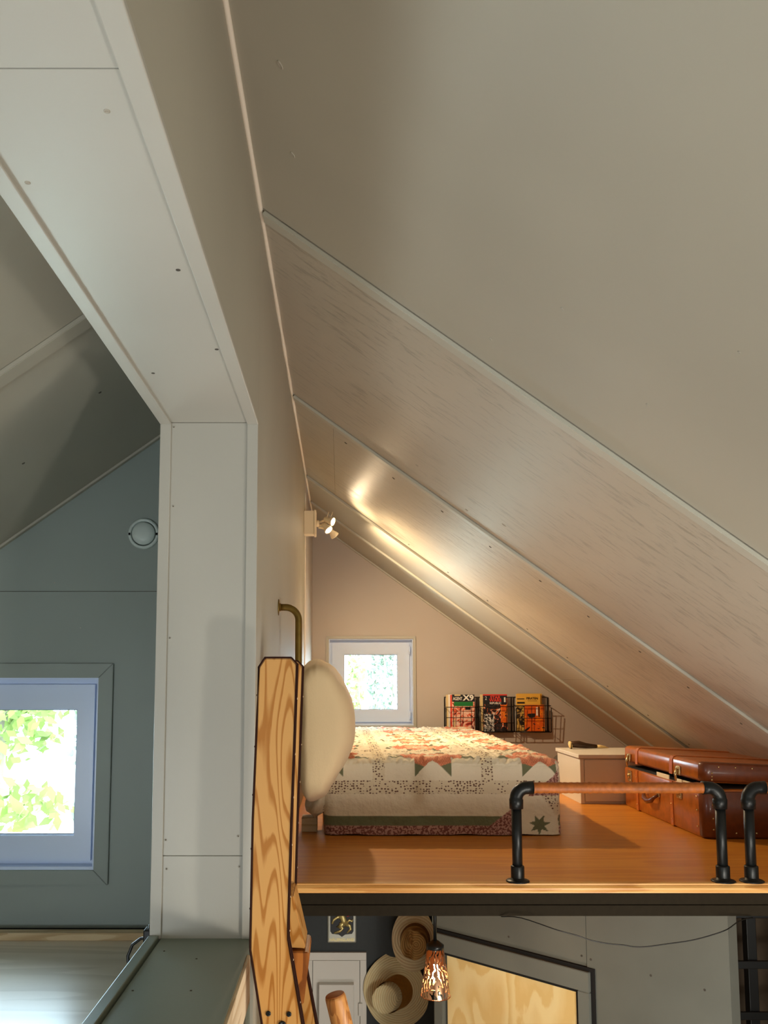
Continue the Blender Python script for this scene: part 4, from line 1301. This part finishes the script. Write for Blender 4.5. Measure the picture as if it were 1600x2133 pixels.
def hat(cx_, cz_, y, rx, rz, crown, tilt, wave, mat, bandmat, label, pinch=False, ctr=(0, 0), crown_mat=None, bh=.72):
    t = thing('straw_hat', (cx_, y, cz_), label, 'hat', 'straw hats on the dark wall')
    n, m = 64, 26
    bm = bmesh.new(); rings = []
    cr, ch = crown
    for j in range(m + 1):
        s = j / m
        ring = []
        for i in range(n):
            a = 2 * math.pi * i / n
            ca, sa = math.cos(a), math.sin(a)
            if s < .5:   # brim, outer to inner
                k = s / .5
                px = ctr[0] * (k) + ca * (rx * (1 - k) + cr * k); pz = ctr[1] * k + sa * (rz * (1 - k) + cr * 1.12 * k)
                h = .014 + wave * (1 - k) * math.sin(2 * a + .9) * .5 + wave * .4 * (1 - k) * math.sin(3 * a)
            else:
                k = (s - .5) / .5
                rr = cr * math.sqrt(max(0, 1 - max(0, (k - .35) / .65) ** 2.2)) * (1 - .12 * min(1, k / .35))
                px = ctr[0] + ca * rr; pz = ctr[1] + sa * rr * 1.12
                h = .014 + ch * min(1, (k / .55) ** .8)
                if k > .55: h += ch * .06 * (k - .55)
                if pinch and k > .35:
                    h -= .55 * ch * math.exp(-((px - ctr[0] + .020) / (cr * .20)) ** 2) * min(1, (k - .35) * 3)
            v = Vector((px, -h, pz))
            ct, st = math.cos(tilt), math.sin(tilt)
            # lean of crown
            v.x += tilt * h * .8
            ring.append(bm.verts.new(v + Vector((cx_, y, cz_))))
        rings.append(ring)
    h2 = m // 2
    def skin(rr_, nm, mt, cap):
        b2 = bmesh.new(); V_ = [[b2.verts.new(v.co) for v in r] for r in rr_]
        for A_, B_ in zip(V_, V_[1:]):
            for i in range(n): b2.faces.new((A_[i], A_[(i + 1) % n], B_[(i + 1) % n], B_[i]))
        if cap: b2.faces.new(V_[-1])
        obj(nm, b2, mt, t, True)
    skin(rings[:h2 + 1], 'brim', mat, False)
    skin(rings[h2:], 'crown', crown_mat or mat, True)
    bm.free()
    # band round the foot of the crown
    bm = bmesh.new(); L0 = []; L1 = []
    for i in range(n):
        a = 2 * math.pi * i / n; ca, sa = math.cos(a), math.sin(a)
        for L_, h, q in ((L0, .013, 1.03), (L1, .013 + ch * bh, .955)):
            L_.append(bm.verts.new((cx_ + ctr[0] + ca * cr * q + tilt * h * .8, y - h, cz_ + ctr[1] + sa * cr * 1.12 * q)))
    for i in range(n): bm.faces.new((L0[i], L0[(i + 1) % n], L1[(i + 1) % n], L1[i]))
    obj('hat_band', bm, bandmat, t, True)
    return t


m_straw1 = straw('pale_straw', srgb(222, 204, 152), srgb(240, 228, 184), 30)
m_straw2 = straw('rough_straw', srgb(222, 202, 156), srgb(242, 230, 192), 24)
m_straw3 = straw('brown_straw', srgb(170, 130, 74), srgb(206, 168, 104), 30)
m_hband = plain('ochre_band', srgb(176, 122, 44), .7, var=.12); m_hband2 = plain('brown_woven_band', srgb(128, 88, 46), .8, var=.35, bscale=160)
hx, hz = k3(.297, -1.560)
hat(hx, hz, YK - .004, .152, .178, (.068, .105), -.85, .03, m_straw1, m_hband, 'pale wide-brimmed straw hat with ochre band, the lower one on the dark wall', ctr=(.005, -.006))
hx, hz = k3(.374, -1.292)
hat(hx, hz, YK - .055, .104, .150, (.070, .085), -.25, .03, m_straw2, m_hband2, 'smaller coarse straw hat with pinched crown, the upper one behind the copper lamp', pinch=True, ctr=(.006, -.006), crown_mat=m_straw3, bh=.35)

# copper shade lamp
def mk_shade():
    k = N('punched_copper'); b = k.b
    b.inputs['Base Color'].default_value = srgb(222, 170, 130); b.inputs['Metallic'].default_value = .9; b.inputs['Roughness'].default_value = .25
    vo = k.n('ShaderNodeTexWave'); vo.inputs['Scale'].default_value = 22; vo.inputs['Distortion'].default_value = 18; vo.inputs['Detail'].default_value = 3
    k.l(k.coords(), vo.inputs['Vector'])
    hole = k.ramp(vo.outputs['Fac'], [(.70, (0, 0, 0, 1)), (.78, (1, 1, 1, 1))])
    tr = k.n('ShaderNodeBsdfTransparent'); mx = k.n('ShaderNodeMixShader')
    k.l(hole, mx.inputs[0]); k.l(b.outputs[0], mx.inputs[1]); k.l(tr.outputs[0], mx.inputs[2]); k.l(mx.outputs[0], k.o.inputs[0])
    return k.m


LX, LY = .3165, 3.0
lp = thing('copper_lamp', (LX, LY, -.665), 'small copper cone lamp with punched pattern, lit, hanging under the loft by the hats', 'lamp')
obj('shade', lathe([(.0490, -1.0385), (.0275, -.876), (.0270, -.876), (.0485, -1.0385)], (LX, LY, 0), (0, 0, 1), 48, cap=False), mk_shade(), lp, True)
obj('rim', tb([(LX + .049 * math.cos(a * math.pi / 20), LY + .049 * math.sin(a * math.pi / 20), -1.0385) for a in range(40)], .0012, 6, closed=True), m_copper, lp, True)
obj('cap', lathe([(.029, -.890), (.029, -.874), (.020, -.868), (.010, -.860), (0, -.860)], (LX, LY, 0), (0, 0, 1), 28), m_black, lp, True)
obj('stem', tb([(LX, LY, -.862), (LX, LY, -.6645)], .006, 10), m_black, lp, True)
obj('socket', tb([(LX, LY, -.882), (LX, LY, -.935)], .012, 14), m_black, lp, True)
obj('bulb', lathe([(.006, -.936), (.012, -.948), (.015, -.962), (.011, -.976), (0, -.982)], (LX, LY, 0), (0, 0, 1), 18), m_filament, lp, True)
l = bpy.data.lights.new('copper_lamp_light', 'POINT'); l.energy = 2.2; l.color = (1, .78, .5); l.shadow_soft_size = .012
o = bpy.data.objects.new('copper_lamp_light', l); COL.objects.link(o); o.location = (LX, LY, -1.0)

# ------------------------------------------------------------------ outdoors
gr = struct('ground', box(-14, 16, YLB + .6, 40, -3.2, -3.0), plain('pale_ground', srgb(225, 225, 205), .9, var=.1, bscale=.6))
m_trunk = plain('tree_bark', srgb(110, 102, 88), .9, var=.25, bscale=5)
leafm = [plain('leaf_green', srgb(98, 118, 48), .8, var=.2, bscale=3), plain('leaf_pale_green', srgb(98, 110, 92), .8, var=.2, bscale=3)]


def foliage(c, r, n, size):
    bm = bmesh.new()
    for _ in range(n):
        d = Vector((random.gauss(0, 1), random.gauss(0, 1), random.gauss(0, 1))); d.normalize(); d *= random.random() ** .5
        p = Vector(c) + Vector((d.x * r[0], d.y * r[1], d.z * r[2]))
        a = Vector((random.gauss(0, 1), random.gauss(0, 1), random.gauss(0, 1))).normalized(); b = a.orthogonal().normalized()
        s = size * random.uniform(.5, 1.2)
        v = [bm.verts.new(p + a * s), bm.verts.new(p + b * s * .55), bm.verts.new(p - a * s), bm.verts.new(p - b * s * .55)]
        bm.faces.new(v)
    return bm


def tree(x, y, h, cr, mat, label, group='trees outside the windows', cz=None, n=900, size=.13, r=.12):
    t = thing('tree', (x, y, -3.0), label, 'tree', group)
    obj('trunk', tb([(x, y, -3.0), (x + .05, y, -3 + h * .5), (x - .03, y, -3 + h)], [r, r * .8, r * .4], 8), m_trunk, t, True)
    f_ = obj('crown', foliage((x, y, cz if cz is not None else -3 + h * .75), cr, n, size), mat, t); f_['kind'] = 'stuff'


random.seed(21)
tree(.27, 15, 8, (.17, .5, 1.5), leafm[0], 'bright green slender tree left of centre outside the loft window', cz=.0, n=260, size=.07, r=.03)
for i, x in enumerate((.74, .98, 1.24)):
    tree(x, 19 + i * 1.2, 10, (.16, .3, 3.4), leafm[1], ['pale trunked tree with grey-green crown, nearest the middle of the loft window', 'tall grey-green tree second from the right in the loft window', 'grey-green tree at the right side of the loft window'][i], cz=.6, n=520, size=.09, r=.035)
tree(-3.45, 8.8, 5.5, (.72, .8, .55), leafm[0], 'leafy bright green tree outside the left room window, upper part', cz=-.30, n=520, size=.08, r=.05)
tree(-2.50, 8.8, 5.5, (.20, .3, 1.5), leafm[1], 'narrow pale tree at the right side of the left room window', cz=-.6, n=400, size=.06, r=.07)
for x, y, z, rx, n, mt, lb in [(-3.0, 7.0, -1.0, .9, 480, 0, 'low bright green bush outside the left room window'), (1.3, 17, -2.75, 2.4, 700, 0, 'low yellow-green bush at the bottom of the loft window')]:
    b_ = obj('bush', foliage((x, y, z), (rx, .7, .24), n, .07), leafm[mt]); b_['label'] = lb; b_['category'] = 'bush'

for o in bpy.data.objects:
    if '_o' in o: del o['_o']
